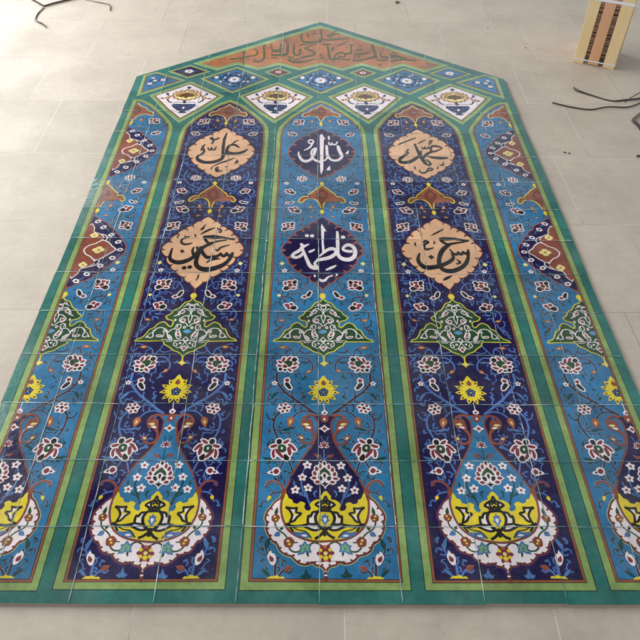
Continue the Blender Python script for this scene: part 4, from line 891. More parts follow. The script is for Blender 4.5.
def arch_panel(k, up, low, label):
    pal = dict(PAL_T if k % 2 == 0 else PAL_N)
    pal['rim'] = 'edge' if k % 2 == 0 else 'brownd'
    ox = 2.27*k if abs(k) < 2 else 2.27*k
    clip = None if abs(k) < 2 else ((1, -.03) if k < 0 else (-1, .03))
    m = MB(pal, ox)
    bands(m, arch_outline(k if abs(k) == 2 else 0), 'ground')
    root = m.build('arch_panel', mural); root['label'] = label
    v = MB(pal, ox, clip); v.m = True; rnd = random.Random(5)
    for group in (VINES_LOW, VINES_MID, VINES_UP, VINES_TOP):
        for pts, w in group:
            vine(v, pts, w*.92, 9)
            # curled tendrils ending in a small leaf
            q = smooth(pts, False, 4); L = sum(math.hypot(q[i+1][0]-q[i][0], q[i+1][1]-q[i][1]) for i in range(len(q)-1))
            if L < .2: continue
            for f in ((.35, .7) if L > .45 else (.5,)):
                i = int(f*(len(q)-1)); a0 = math.atan2(q[i][1]-q[i-1][1], q[i][0]-q[i-1][0]); sd = rnd.choice((1, -1)); d = rnd.uniform(.07, .12)
                tp = [q[i]]; a1 = a0+sd*.7
                for st in range(4):
                    a1 += sd*.42; tp.append((tp[-1][0]+d*.36*cos(a1), tp[-1][1]+d*.36*sin(a1)))
                if max(abs(p[0]) for p in tp) > FE-.03 or min(p[0] for p in tp) < .03: continue
                v.rib(tp, 'vine', 9, w=.018, n=2); leaf(v, tp[-1][0], tp[-1][1], .075, a1, 9.5, 'leaf', .4*sd)
    for (x, y), L, a, cu in LEAVES: leaf(v, x, y, L*1.5, a, 9.5, 'leaf', cu)
    for pts, c, w in curls(): v.rib(pts, 'halov', 7.4, w=w+.014, n=2); v.rib(pts, c, 8.2, w=w, n=2)
    for x, y, L, a, c, cu in CURL_LEAF: leaf(v, x, y, L, a, 8.6, c, cu)
    v.build('vine_scroll', root)
    # blossoms, left and right
    for i, (kind, (x, y), r, a) in enumerate(FLORA):
        for s in (1, -1):
            if clip and s*clip[0] < 0: continue
            f = MB(pal, ox, clip); X = s*x; A = a if s > 0 else PI-a
            if kind == 'rose': rose(f, X, y, r*1.18, 10.5, 6, A); nm = 'blossom'
            elif kind == 'lotus': traced(f, TR_LOTUS2 if i == 1 else TR_LOTUS1, 0, 0, 1, s); nm = 'lotus_blossom'
            elif kind == 'cluster': traced(f, TR_CL1 if i % 2 == 0 else TR_CL2, X, y, r/.115, s, r/.115, 10.5, a); nm = 'blossom'
            elif kind == 'halfbud': traced(f, TR_BUD, X, y, r/.21, s, r/.21, 10.5, a+.55); nm = 'flower_bud'
            elif kind == 'star': star(f, X, y, r, 10.5); nm = 'blossom'
            elif kind == 'orangebud': orangebud(f, X, y, r, A, 10.5); nm = 'flower_bud'
            elif kind == 'yellowbud': f._poly(drop(X, y, r, .6*r, A), 'yellow', 10.5); nm = 'flower_bud'
            elif kind == 'dot': f._poly(ell(X, y, r, r*1.15, 0, 12, 4, .4), 'cream', 10.5); nm = 'flower_bud'
            elif kind == 'berry':
                f._poly(ell(X, y, r, r, 0, 14, 6, .14), 'white', 10.5); f._poly(ell(X-s*.004, y, .58*r, .58*r, 0, 10, 4, .2), 'maroon', 11.5)
                f._poly(drop(X+s*.045, y-.01, .085, .06, -.2 if s > 0 else PI+.2), 'white', 10); f._poly(ell(X+s*.062, y-.014, .020, .016, 0, 8), 'black', 11.5); nm = 'flower_bud'
            f.build(nm, root)
    # posies in the bottom corners
    for s in (1, -1):
        if clip and s*clip[0] < 0: continue
        f = MB(pal, ox, clip)
        S = lambda pts: [(s*p[0], p[1]) for p in pts]
        A = lambda a: a if s > 0 else PI-a
        f._poly(smooth(S(P('0.507 0.304 0.532 0.334 0.570 0.325 0.595 0.354 0.626 0.350 0.648 0.335 0.687 0.338 0.728 0.305')), False, 2), 'yellow', 9)
        vine(f, S(P('0.626 0.346 0.630 0.417 0.632 0.498')), .030, 11); vine(f, S(P('0.578 0.335 0.558 0.377 0.513 0.420')), .024, 11)
        vine(f, S(P('0.742 0.626 0.766 0.696 0.774 0.764')), .020, 11, 'leaf'); leaf(f, *S(P('0.761 0.680'))[0], .17, A(1.7), 11.5, 'leaf', .25*s)
        leaf(f, *S(P('0.690 0.332'))[0], .14, A(.85), 11.5, 'leaf', -.2*s)
        x, y = S(P('0.654 0.501'))[0]
        f._poly(smooth([(x+a*s*1.0, y+b) for a, b in ((-.01, -.02), (.035, -.02), (.075, .04), (.088, .09), (.070, .14), (.045, .165), (.03, .13), (.0, .12), (-.022, .06))], True, 3), 'white', 12)
        f._poly(drop(x+s*.018, y+.015, .10, .055, A(1.1)), 'maroon', 13)
        x, y = S(P('0.518 0.420'))[0]; f._poly(drop(x, y, .12, .075, A(2.75)), 'edge', 12); f._poly(drop(x-s*.01, y, .085, .045, A(2.75)), 'rust', 13)
        f.build('posy', root)
        f = MB(pal, ox, clip)
        x, y = S(P('0.253 0.315'))[0]
        for a, L in ((PI/2, .13), (.45, .085), (PI-.45, .085), (1.0, .07), (2.14, .07)): f._poly(drop(x, y, L, .045, a), 'leaf', 10)
        f.build('leaf_tuft', root)
    # medallions and writing
    if abs(k) < 2:
        for nodes, key in ((UPM, up), (LOM, low)):
            medallion(nodes, pal, ox, clip, root)
        letters(up, pal, ox if k == 0 else ox, root); letters(low, pal, ox, root)
    else:
        floral_medallion(UPM, pal, ox, clip, root); floral_medallion(LOM, pal, ox, clip, root)
    cartouche(CART, pal, ox, clip, root, False); cartouche(CARTT, pal, ox, clip, root, True)
    scrolls(pal, ox, clip, root)
    vase(pal, ox, clip, root)

arch_panel(-2, None, None, 'turquoise half arch at the left edge with half a navy and rust medallion')
arch_panel(-1, 'ali', 'husayn', 'navy arch with two peach medallions, left of the centre')
arch_panel(0, 'allah', 'fatima', 'turquoise central arch with navy medallions and white writing')
arch_panel(1, 'muhammad', 'hasan', 'navy arch with two peach medallions, right of the centre')
arch_panel(2, None, None, 'turquoise half arch at the right edge with half a navy and rust medallion')

# ---- lattice of diamonds above the arches
def flower_vase(cx, parent):
    """yellow palmette in a blue footed bowl, painted on a white diamond"""
    m = MB({}, cx); m.m = True
    y = P('-0.012 12.822')[0][1]
    m.m = False
    bowl = sym(P('0.008 12.358 0.144 12.360 0.285 12.347 0.299 12.259 0.230 12.138 0.137 12.034 0.071 12.018 0.063 11.971 0.115 11.917 0.028 11.900'))
    bowl[0] = (0, bowl[0][1])
    m._poly(smooth(bowl, False, 1), 'dblue', 9)
    m.build('footed_bowl', parent)
    m = MB({}, cx); m.m = True
    m.rib(P('0.021 12.431 0.141 12.449 0.239 12.435 0.280 12.387'), 'dblue', 9, w=.020)
    for q in (P('0.148 12.252')[0], P('0.225 12.273')[0], P('0.094 12.152')[0]): m.poly(ell(q[0], q[1], .022, .022, 0, 8), 'blue', 10)
    m.m = False; q = P('0.017 12.158')[0]; m._poly(ell(0, q[1], .030, .045, 0, 10, 4, .3), 'white', 10)
    q = P('0.003 12.471')[0]; m._poly(ell(0, q[1], .045, .085, 0, 12), 'dblue', 9)
    m.build('bowl_ornament', parent)
    f = MB({}, cx)
    f._poly(ell(0, y, .325, .255, 0, 60, 15, .18), 'rust', 10); f._poly(ell(0, y, .285, .215, 0, 60, 15, .18), 'cream', 11)
    for i in range(13):
        a = -.35+(PI+.7)*i/12; f._poly(drop(.19*cos(a), y+.13*sin(a), .11, .060, a), 'orange', 12)
    f.m = True; f.poly(ell(.10, y-.01, .085, .11, .5, 12), 'olive', 12.5); f.m = False
    f._poly(ell(0, y, .075, .14, 0, 14, 4, .2), 'brownd', 13); f._poly(ell(0, y+.16, .045, .05, 0, 10), 'cream', 13)
    q = P('-0.029 13.234')[0]; f._poly(ell(0, q[1]-.01, .045, .055, 0, 12, 4, .3), 'dblue', 10); f.rib([(0, q[1]), (0, y+.2)], 'brownd', 9.5, w=.018)
    f.build('palmette', parent)
    for s in (1, -1):
        f = MB({}, cx)
        S = lambda pts: [(s*p[0], p[1]) for p in pts]
        f.rib(S(P('0.318 12.823 0.387 12.758 0.446 12.788 0.503 12.894')), 'brownd', 9, w=.030); f.rib(S(P('0.387 12.758 0.449 12.663 0.548 12.636 0.608 12.596')), 'brownd', 9, w=.030)
        f.rib(S(P('0.449 12.663 0.432 12.540 0.376 12.453 0.317 12.444')), 'dblue', 9, w=.044, taper=False)
        f._poly(ell(*S(P('0.494 12.877'))[0], .036, .06, 0, 10), 'dblue', 10); f._poly(ell(*S(P('0.461 12.663'))[0], .05, .06, 0, 12, 5, .2), 'orange', 10); f._poly(ell(*S(P('0.461 12.651'))[0], .022, .026, 0, 8), 'cream', 11)
        f._poly(drop(*S(P('0.528 12.644'))[0], .12, .06, 0 if s > 0 else PI), 'rust', 9.6)
        f.build('side_sprig', parent)

def cell(name, pts, field, b=.030, g=.080, label=None):
    m = MB({}); bands(m, pts, field, g, b, 0, True)
    o = m.build(name, mural)
    if label: o['label'] = label
    return o
nth = {-3: 'leftmost', -1: 'second from left', 1: 'second from right', 3: 'rightmost'}
for k in (-3, -1, 1, 3):
    cx = 1.135*k
    pts = [(cx, 13.40), (cx+.775, 12.765), (cx, 11.66), (cx-.775, 12.765)]
    pts = [pts[0], pts[1], (cx+.36, 12.13), pts[2], (cx-.36, 12.13), pts[3]]
    c = cell('white_diamond', pts, 'white', .030, .10, 'white diamond with a flower vase, %s' % nth[k])
    flower_vase(cx, c)
def medal_flower(cx, cy, parent, wide=True):
    f = MB({}, cx)
    f._poly(ell(0, cy, .33, .34, 0, 48, 8, .20), 'black', 9); f._poly(ell(0, cy, .30, .31, 0, 48, 8, .2), 'blue', 9.5); f._poly(ell(0, cy, .24, .25, 0, 48, 12, .14), 'dblue', 9.8); f._poly(ell(0, cy, .17, .18, 0, 36, 9, .1), 'bluel', 10.4)
    for i in range(7): a = PI/2+2*PI*i/7; f._poly(ell(.085*cos(a), cy+.09*sin(a), .060, .05, a, 9), 'white', 11)
    f._poly(ell(0, cy, .05, .05, 0, 10), 'orange', 12)
    for i in range(8):
        a = 2*PI*(i+.5)/8; f._poly(ell(.27*cos(a), cy+.28*sin(a), .034, .034, 0, 8), 'white' if i % 2 else 'black', 11); f._poly(drop(.31*cos(a+.39), cy+.32*sin(a+.39), .09, .05, a+.39), 'black', 10.9)
    f.build('rosette', parent)
    for s in (1, -1):
        f = MB({}, cx)
        f.rib([(s*.30, cy+.02), (s*.40, cy+.16), (s*.50, cy+.10), (s*.62, cy+.03)], 'black', 9, w=.040); f._poly(ell(s*.48, cy+.13, .055, .07, 0, 10, 5, .2), 'white', 10)
        f._poly(ell(s*.36, cy-.11, .035, .045, 0, 8), 'white', 10); f.rib([(s*.12, cy+.30), (s*.20, cy+.37), (s*.28, cy+.33)], 'dblue', 9, w=.03); f._poly(ell(s*.19, cy+.36, .024, .03, 0, 8), 'white', 10)
        f.build('side_sprig', parent)
for k in (-1, 0, 1):
    cx = 2.27*k
    pts = [(cx, 14.33), (cx+.73, 13.74), (cx, 13.09), (cx-.73, 13.74)]
    c = cell('blue_diamond', pts, 'turq', .026, .085, ('turquoise diamond with white rosette, left', 'turquoise diamond with white rosette, centre', 'turquoise diamond with white rosette, right')[k+1])
    medal_flower(cx, 13.70, c)
for k, fld in ((-3, 'navy'), (-1, 'maroon'), (1, 'maroon'), (3, 'turq')):
    big = abs(k) == 3
    cx = 1.135*k + (0 if not big else (-.12 if k < 0 else .07)); w = .40 if big else .22; cy = 14.16
    c = cell('small_diamond', [(cx, cy+(.28 if big else .17)), (cx+w, cy-.005), (cx, cy-(.28 if big else .17)), (cx-w, cy-.005)], fld, .022, .07)
    f = MB({}, cx)
    f._poly(ell(0, cy, .10 if big else .065, .085 if big else .055, 0, 20, 5, .3), 'white', 9); f._poly(ell(0, cy, .035, .03, 0, 8), 'maroon', 10)
    if big:
        for s in (1, -1): f.rib([(s*.09, cy), (s*.27, cy+.01)], 'bluel', 9, w=.028, taper=True)
    f.build('blossom', c)
for s in (1, -1):
    pts = [(s*3.76, 13.62), (s*4.38, 13.98), (s*4.58, 13.84), (s*4.56, 12.99)]
    c = cell('corner_triangle', pts, 'turq', .028, .085)
    f = MB({})
    vp = [(s*4.0, 13.62), (s*4.15, 13.74), (s*4.28, 13.58), (s*4.40, 13.70), (s*4.47, 13.50)]
    f.rib(vp, 'dblue', 9, w=.05); f.rib([(s*4.28, 13.58), (s*4.38, 13.42), (s*4.46, 13.28)], 'dblue', 9, w=.04)
    for x, y, r in ((4.14, 13.66, .06), (4.34, 13.60, .045), (4.44, 13.42, .055), (4.42, 13.74, .04)): f._poly(ell(s*x, y, r, r, 0, 14, 5, .25), 'white', 10); f._poly(ell(s*x, y, r*.4, r*.4, 0, 8), 'orange', 11)
    f.build('floral_spray', c)

# ---- inscription gable
kk = (AP-SH)/W
yb = lambda x: 17.13-kk*abs(x)
zig = [(3.24, 14.66), (2.80, 14.40), (2.27, 14.78), (1.70, 14.44), (1.135, 14.78), (.5675, 14.44), (0, 14.78)]
gp = [(0, 17.13)] + zig; gp = sym(gp)
m = MB({})
m._poly(offset(gp, .150), 'line', 1); m._poly(offset(gp, .144), 'pale', 1.5); m._poly(offset(gp, .112), 'green', 2); m._poly(offset(gp, .028), 'pale', 3); m._poly(offset(gp, .012), 'brown', 4); m._poly(gp, 'title', 6)
gable = m.build('inscription_gable', mural); gable['label'] = 'orange gable with green Arabic inscription'
TXT = [P3('-2.500 14.934 0.025 -2.248 15.011 0.035 -1.995 15.112 0.040 -1.838 15.176 0.040 -1.772 15.298 0.040 -1.800 15.482 0.040 -1.873 15.630 0.025'), P3('-2.154 15.481 0.030 -2.139 15.145 0.030 -2.094 14.556 0.015'), P3('-2.015 14.873 0.050 -1.992 14.850 0.050'), P3('-2.197 15.363 0.040 -2.119 15.377 0.040'),
 P3('-1.842 14.924 0.030 -1.799 14.807 0.045 -1.690 14.797 0.050 -1.594 14.917 0.050 -1.574 15.217 0.050 -1.613 15.837 0.040'), P3('-1.609 15.863 0.040 -1.549 15.851 0.030'), P3('-1.410 15.969 0.035 -1.388 15.716 0.040 -1.307 15.468 0.040 -1.159 15.471 0.040 -1.124 15.658 0.050 -1.142 16.001 0.050'), P3('-1.367 15.393 0.030 -1.284 15.530 0.040 -1.126 15.571 0.040'),
 P3('-1.398 15.270 0.040 -1.270 15.211 0.050 -1.061 15.228 0.055 -0.941 15.255 0.055 -0.934 15.538 0.050 -0.954 16.005 0.045'), P3('-1.013 16.172 0.060 -0.970 16.172 0.060'), P3('-1.387 15.028 0.025 -1.316 15.066 0.030 -1.211 15.044 0.015'), P3('-0.855 14.992 0.050 -0.852 14.873 0.050'), P3('-1.844 15.593 0.040 -1.826 15.569 0.040'),
 P3('-1.143 15.988 0.045 -1.113 15.608 0.050 -1.097 15.300 0.050 -0.949 15.279 0.050 -0.918 15.488 0.050 -0.938 15.954 0.045'), P3('-1.005 16.198 0.050 -0.961 16.173 0.050'), P3('-0.760 15.958 0.045 -0.756 15.554 0.050 -0.723 15.259 0.050 -0.617 15.237 0.045 -0.567 15.385 0.045 -0.598 15.607 0.035'), P3('-0.598 15.607 0.040 -0.517 15.559 0.020'),
 P3('-0.130 15.958 0.030 -0.296 15.840 0.045 -0.439 15.710 0.050 -0.348 15.600 0.045 -0.209 15.466 0.050 -0.151 15.332 0.050 -0.266 15.196 0.050 -0.474 15.107 0.040 -0.730 14.899 0.035'), P3('-0.902 14.931 0.040 -0.832 14.826 0.050 -0.676 14.770 0.055 -0.444 14.810 0.050 -0.264 14.920 0.040 -0.155 14.982 0.025'), P3('-0.918 15.122 0.030 -0.812 15.064 0.040 -0.734 15.054 0.030'), P3('-0.756 14.887 0.040 -0.746 14.699 0.030'),
 P3('-0.629 15.858 0.025 -0.459 15.964 0.040 -0.232 15.995 0.020'), P3('0.188 15.914 0.050 0.225 15.512 0.055 0.257 15.086 0.055 0.348 14.956 0.050 0.465 15.054 0.045 0.545 15.152 0.040'), P3('0.069 15.911 0.035 0.188 15.978 0.040 0.312 15.968 0.030'), P3('0.315 15.777 0.030 0.333 15.627 0.040 0.310 15.502 0.020'), P3('-0.003 15.274 0.050 0.033 15.226 0.040'), P3('-0.004 15.081 0.030 0.115 15.059 0.030'),
 P3('-0.551 16.712 0.035 -0.546 16.392 0.050 -0.504 16.144 0.050 -0.298 16.096 0.050 -0.081 16.140 0.050 0.006 16.272 0.045'), P3('-0.076 16.192 0.040 -0.032 16.298 0.040 0.028 16.220 0.040 0.000 16.116 0.040 -0.065 16.127 0.040'), P3('-0.396 16.689 0.030 -0.345 16.556 0.035 -0.360 16.396 0.020'), P3('-0.246 16.611 0.020 -0.175 16.694 0.030 -0.080 16.723 0.015'), P3('0.004 16.984 0.040 0.025 16.671 0.050 0.061 16.339 0.050 0.191 16.263 0.050 0.410 16.281 0.045 0.575 16.324 0.040'),
 P3('0.584 16.711 0.030 0.362 16.692 0.040 0.212 16.581 0.045 0.249 16.475 0.040 0.358 16.451 0.030'), P3('0.309 16.813 0.020 0.477 16.885 0.030'),
 P3('0.287 16.570 0.025 0.415 16.667 0.035 0.544 16.723 0.015'), P3('0.283 16.304 0.040 0.530 16.363 0.050 0.721 16.367 0.050 0.822 16.422 0.030'), P3('0.465 15.869 0.025 0.629 16.000 0.035 0.808 16.159 0.020'), P3('0.384 15.017 0.040 0.414 15.234 0.045 0.507 15.382 0.050 0.614 15.422 0.045 0.679 15.300 0.045 0.659 15.154 0.045 0.554 15.140 0.040 0.509 15.224 0.040'), P3('0.675 15.337 0.040 0.770 15.351 0.050 0.858 15.439 0.050 0.872 15.701 0.045 0.866 15.980 0.040'),
 P3('0.384 14.993 0.025 0.576 14.985 0.030 0.826 15.002 0.030'), P3('0.735 15.761 0.040 0.772 15.736 0.040'), P3('0.958 15.306 0.040 1.085 15.321 0.050 1.246 15.373 0.045 1.399 15.463 0.030'), P3('1.015 15.541 0.040 1.071 15.605 0.045 1.210 15.620 0.030'), P3('0.886 14.932 0.030 1.040 14.899 0.050 1.199 14.962 0.050 1.389 15.097 0.050 1.511 15.220 0.045 1.512 15.589 0.045 1.493 15.993 0.040'), P3('1.041 15.162 0.045 1.093 15.151 0.045'),
 P3('1.492 15.968 0.040 1.535 15.527 0.050 1.543 15.064 0.050'), P3('1.537 14.957 0.030 1.718 14.948 0.040 1.849 14.963 0.030'), P3('0.409 15.754 0.030 0.326 15.626 0.030 0.340 15.502 0.030'), P3('1.081 15.831 0.020 1.192 15.897 0.030'),
 P3('1.480 16.001 0.040 1.509 15.498 0.050 1.540 15.072 0.040'), P3('1.580 14.954 0.030 1.709 14.944 0.040 1.819 14.958 0.030'), P3('1.697 15.465 0.035 1.695 15.196 0.045 1.775 15.137 0.045 1.896 15.152 0.045'), P3('1.918 15.164 0.045 2.066 15.179 0.050 2.221 15.146 0.050 2.409 15.090 0.030'), P3('1.956 15.310 0.030 2.099 15.252 0.040 2.267 15.195 0.030'), P3('1.939 14.831 0.030 2.073 14.940 0.045 2.260 15.003 0.045 2.414 14.970 0.045 2.577 14.938 0.030'), P3('1.587 14.660 0.030 1.688 14.639 0.030'), P3('2.025 15.447 0.030 2.187 15.364 0.020'), P3('2.593 14.938 0.050 2.632 14.915 0.040'), P3('1.756 15.627 0.030 1.780 15.590 0.030')]
m = MB({})
for r in TXT: m._rib(smooth([(x, y, w*1.2) for x, y, w in r], False, 4), 'olive', 9, .00002, 1.9)
m.build('calligraphy', gable)

# ---- open joints between the tiles
rnd = random.Random(11)
jt = MB({})
def inside(u, v):
    return abs(u) < W-.01 and 0 < v < AP-kk*abs(u)-.01
def jrib(a, b, w, key, z):
    jt.mi_before = len(jt.f)
    jt._rib([(a[0], a[1], w), ((a[0]+b[0])/2, (a[1]+b[1])/2, w*rnd.uniform(.7, 1.2)), (b[0], b[1], w*rnd.uniform(.8, 1.1))], key, z, .00002)
for k in range(-4, 6):
    u = k-.08
    if abs(u) > W: continue
    for v in range(0, 18):
        a, b = v+.012, v+.988
        if not inside(u, a): continue
        while not inside(u, b): b -= .05
        if b-a < .05: continue
        j = rnd.uniform(-.006, .006); w = rnd.choice((.006, .008, .010, .013))
        jrib((u+j, a), (u+j+rnd.uniform(-.004, .004), b), w, 'jv' if rnd.random() < .8 else 'jh', 24)
        if rnd.random() < .3: jrib((u+j+w*.6, a), (u+j+w*.6, b), .005, 'jd', 23.4)
for v in range(1, 18):
    for k in range(-5, 6):
        a, b = max(k-.08+.012, -W+.01), min(k+.92-.012, W-.01)
        if b <= a: continue
        while b > a and not inside(b, v): b -= .02
        while a < b and not inside(a, v): a += .02
        if b-a < .05: continue
        j = rnd.uniform(-.005, .005)
        jrib((a, v+j), (b, v+j+rnd.uniform(-.003, .003)), rnd.choice((.007, .010, .012)), 'jh' if rnd.random() < .7 else 'jv', 24.4)
for i in range(170):
    k = rnd.randint(-4, 5); v = rnd.randint(1, 16)
    if rnd.random() < .5: x, y = k-.08+rnd.uniform(-.012, .012), v+rnd.random()
    else: x, y = k-.08+rnd.random(), v+rnd.uniform(-.012, .012)
    if i % 3 == 0: x, y = k-.08+rnd.uniform(-.01, .01), v+rnd.uniform(-.01, .01)
    if not inside(x, y+.1) or abs(x) > W-.05: continue
    r0 = rnd.uniform(.006, .020); jt._poly([(x+r0*rnd.uniform(.4, 1.3)*cos(t), y+r0*rnd.uniform(.4, 1.3)*sin(t)) for t in [2*PI*q/7 for q in range(7)]], rnd.choice(('clay', 'jv', 'clay')), 25)
o = jt.build('tile_joints', mural)

# ------------------------------------------------------------------ crate of tiles
def wood(key, c1, c2):
    m, nt, bs = newmat(key); tc = nt.nodes.new('ShaderNodeTexCoord'); mp = N(nt, 'ShaderNodeMapping'); mp.inputs['Scale'].default_value = (60, 60, 3)
    nt.links.new(tc.outputs['Object'], mp.inputs[0]); n = N(nt, 'ShaderNodeTexNoise', i_Scale=1.0, i_Detail=6.0, i_Distortion=.6); nt.links.new(mp.outputs[0], n.inputs['Vector'])
    n2 = N(nt, 'ShaderNodeTexNoise', i_Scale=9.0, i_Detail=3.0); nt.links.new(tc.outputs['Object'], n2.inputs['Vector'])
    c = mixc(nt, n.outputs[0], srgb(*c1), srgb(*c2)); c = mixc(nt, mathn(nt, 'MULTIPLY', n2.outputs[0], .35), c, srgb(206, 160, 112)); nt.links.new(c, bs.inputs['Base Color']); bs.inputs['Roughness'].default_value = .6
    bp = N(nt, 'ShaderNodeBump', i_Strength=.4, i_Distance=.0008); nt.links.new(n.outputs[0], bp.inputs['Height']); nt.links.new(bp.outputs[0], bs.inputs['Normal']); return m
W1 = wood('pale_pine', (244, 222, 172), (230, 200, 146)); W2 = wood('pink_pine', (226, 176, 138), (208, 152, 114))
def plain(key, rgb, r=.5, metal=0, var=0):
    m, nt, bs = newmat(key); bs.inputs['Base Color'].default_value = srgb(*rgb); bs.inputs['Roughness'].default_value = r; bs.inputs['Metallic'].default_value = metal
    if var:
        tc = nt.nodes.new('ShaderNodeTexCoord'); n = N(nt, 'ShaderNodeTexNoise', i_Scale=90.0, i_Detail=4.0); nt.links.new(tc.outputs['Object'], n.inputs['Vector'])
        c = mixc(nt, mathn(nt, 'MULTIPLY', n.outputs[0], var), srgb(*rgb), srgb(90, 60, 40)); nt.links.new(c, bs.inputs['Base Color'])
    return m
SIDE = plain('stacked_tile_edges', (206, 176, 156), .9, 0, .5); STRAPM = plain('white_strap', (232, 232, 236), .35); DARK = plain('dark_void', (30, 24, 22), .9)
STEEL = plain('blued_steel', (90, 84, 80), .35, .5, .4)
crate = thing('tile_crate', 'upright pale wooden crate strapped in white, standing on the floor behind the mural', 'crate', (1.530, 2.974, ZF))
ang = math.atan2(2.9256-3.0220, 1.6302-1.4298); crate.rotation_euler = (0, 0, ang)
CW, CD, CH = .222, .215, .40
def boxmesh(name, x0, x1, y0, y1, z0, z1, mt, parent=crate, bev=.0015, jit=0, seed=0):
    vs = [(x, y, z) for z in (z0, z1) for y in (y0, y1) for x in (x0, x1)]
    r = random.Random(seed); vs = [(x+r.uniform(-jit, jit), y, z+r.uniform(-jit, jit)) for x, y, z in vs]
    fs = [(0, 2, 3, 1), (4, 5, 7, 6), (0, 1, 5, 4), (1, 3, 7, 5), (3, 2, 6, 7), (2, 0, 4, 6)]
    return meshobj(name, vs, fs, [mt], parent, bevel=bev)
sl = [(-.111, -.055, W1), (-.030, .022, W2), (.048, .111, W1)]
for i, (a, b, w) in enumerate(sl):
    boxmesh('plank', a, b, -.014, 0, .001+.004*i*(i == 1), CH, w, jit=.002, seed=i)
    boxmesh('plank', a, b, CD, CD+.014, .001, CH, w, jit=.002, seed=i+9)
for y0 in (CD-.02,):
    for z0 in (.012, CH-.05): boxmesh('batten', -.108, .108, y0+.001, y0+.019, z0, z0+.03, W1 if z0 > .1 else W2)
for s, y in ((-1, .03), (-1, .12), (1, .03), (1, .12)):
    x = s*.098; boxmesh('side_board', min(x, x+s*.010), max(x, x+s*.010), y, y+.07, .002, CH, W2, jit=.001, seed=int(y*100)+s)
# stacked tiles on edge seen through the gaps: one mesh
vs, fs = [], []; r = random.Random(4); z = .045
while z < .318:
    h = r.choice((.0055, .0062, .0075)); d = abs(r.gauss(0, .014)); e = r.uniform(-.006, .006); b = len(vs)
    vs += [(x, y, zz) for zz in (z, z+h) for y in (.004+d, CD-.021) for x in (-.098+e, .098+e)]
    fs += [tuple(b+i for i in f) for f in ((0, 2, 3, 1), (4, 5, 7, 6), (0, 1, 5, 4), (1, 3, 7, 5), (3, 2, 6, 7), (2, 0, 4, 6))]; z += h+.0022
st = meshobj('stacked_tiles', vs, fs, [SIDE]); st.location = crate.location; st.rotation_euler = crate.rotation_euler
st['label'] = 'stack of bare clay tile edges showing between the crate planks'; st['category'] = 'stacked tiles'
def ring_strap(z, h, name='strap'):
    o = .0150; pts = [(-.1125, -o), (.1125, -o), (.1125, CD+o), (-.1125, CD+o)]
    vs = []; fs = []
    for t in (0, .0012):
        for zz in (z, z+h):
            for x, y in pts: vs.append((x+(t if x > 0 else -t), y+(t if y > 0 else -t), zz))
    for i in range(4):
        j = (i+1) % 4; fs += [(8+i, 8+j, 12+j, 12+i), (i, 4+i, 4+j, j), (4+i, 12+i, 12+j, 4+j), (i, j, 8+j, 8+i)]
    return meshobj(name, vs, fs, [STRAPM], crate)
ring_strap(.021, .006); ring_strap(.335, .014)

# ------------------------------------------------------------------ steel strapping offcuts
def strap(name, pts, width=.016, label='', tilt=None, th=.0012, group='bent steel strap offcuts on the floor'):
    """pts: (x, y, z of lower edge, lean) ; the strip stands on edge and leans or lies by 'lean' (0 = upright, 1 = flat)"""
    q = smooth(pts, False, 5); n = len(q); vs = []; fs = []
    for i, (x, y, z, l) in enumerate(q):
        a = q[max(i-1, 0)]; b = q[min(i+1, n-1)]; tx, ty = b[0]-a[0], b[1]-a[1]; L = math.hypot(tx, ty) or 1; nx, ny = -ty/L, tx/L
        al = l*PI/2*.96; w = Vector((nx*sin(al), ny*sin(al), cos(al)))*width; t = Vector((-nx*cos(al), -ny*cos(al), sin(al)))*th
        p = Vector((x, y, ZF+.0006+z))
        vs += [tuple(p), tuple(p+w), tuple(p+w+t), tuple(p+t)]
    for i in range(n-1):
        k = 4*i
        for j in range(4): fs.append((k+j, k+(j+1) % 4, k+4+(j+1) % 4, k+4+j))
    fs += [(3, 2, 1, 0), (4*n-4, 4*n-3, 4*n-2, 4*n-1)]
    c = sum((Vector(v) for v in vs), Vector())/len(vs); c.z = ZF
    o = meshobj(name, [tuple(Vector(v)-c) for v in vs], fs, [STEEL]); o.location = c
    o['label'] = label; o['category'] = 'steel strap'; o['group'] = group
    return o
strap('steel_strap', [(-1.98, 3.93, .02, .1), (-1.86, 3.85, .012, .2), (-1.74, 3.75, .0, .3), (-1.715, 3.735, 0, .3), (-1.66, 3.79, .0, .1), (-1.52, 3.90, .0, .05), (-1.40, 4.0, .004, .1)], .012, 'long dark bent steel strap at the top left of the floor, on edge')
strap('steel_strap', [(-1.725, 3.725, 0, .55), (-1.735, 3.62, 0, .65), (-1.722, 3.525, 0, .6), (-1.70, 3.495, 0, .4), (-1.65, 3.45, 0, .3), (-1.613, 3.405, .0, .2)], .012, 'short hooked steel strap bending down towards the mural, top left')
strap('steel_strap', [(-1.62, 3.93, .004, .8), (-1.48, 3.85, .0, .9), (-1.345, 3.785, .0, .6), (-1.315, 3.765, .0, .1), (-1.302, 3.715, 0, .1), (-1.296, 3.68, 0, .1)], .009, 'thin grey steel strap with a folded end, nearest the top of the left floor')
strap('steel_strap', [(1.345, 2.70, 0, .02), (1.344, 2.665, 0, .05), (1.36, 2.645, 0, .5), (1.42, 2.60, 0, .9), (1.50, 2.548, .0, .9), (1.58, 2.555, 0, .5), (1.70, 2.585, 0, .4)], .011, 'grey steel strap with an upturned end below the wooden crate')
strap('steel_strap', [(1.187, 2.52, .002, .35), (1.27, 2.48, 0, .5), (1.364, 2.455, 0, .6), (1.46, 2.480, .002, .35), (1.568, 2.485, .0, .45), (1.68, 2.56, .0, .5), (1.74, 2.62, 0, .5)], .008, 'long curved dark steel strap pointing at the mural on the right')
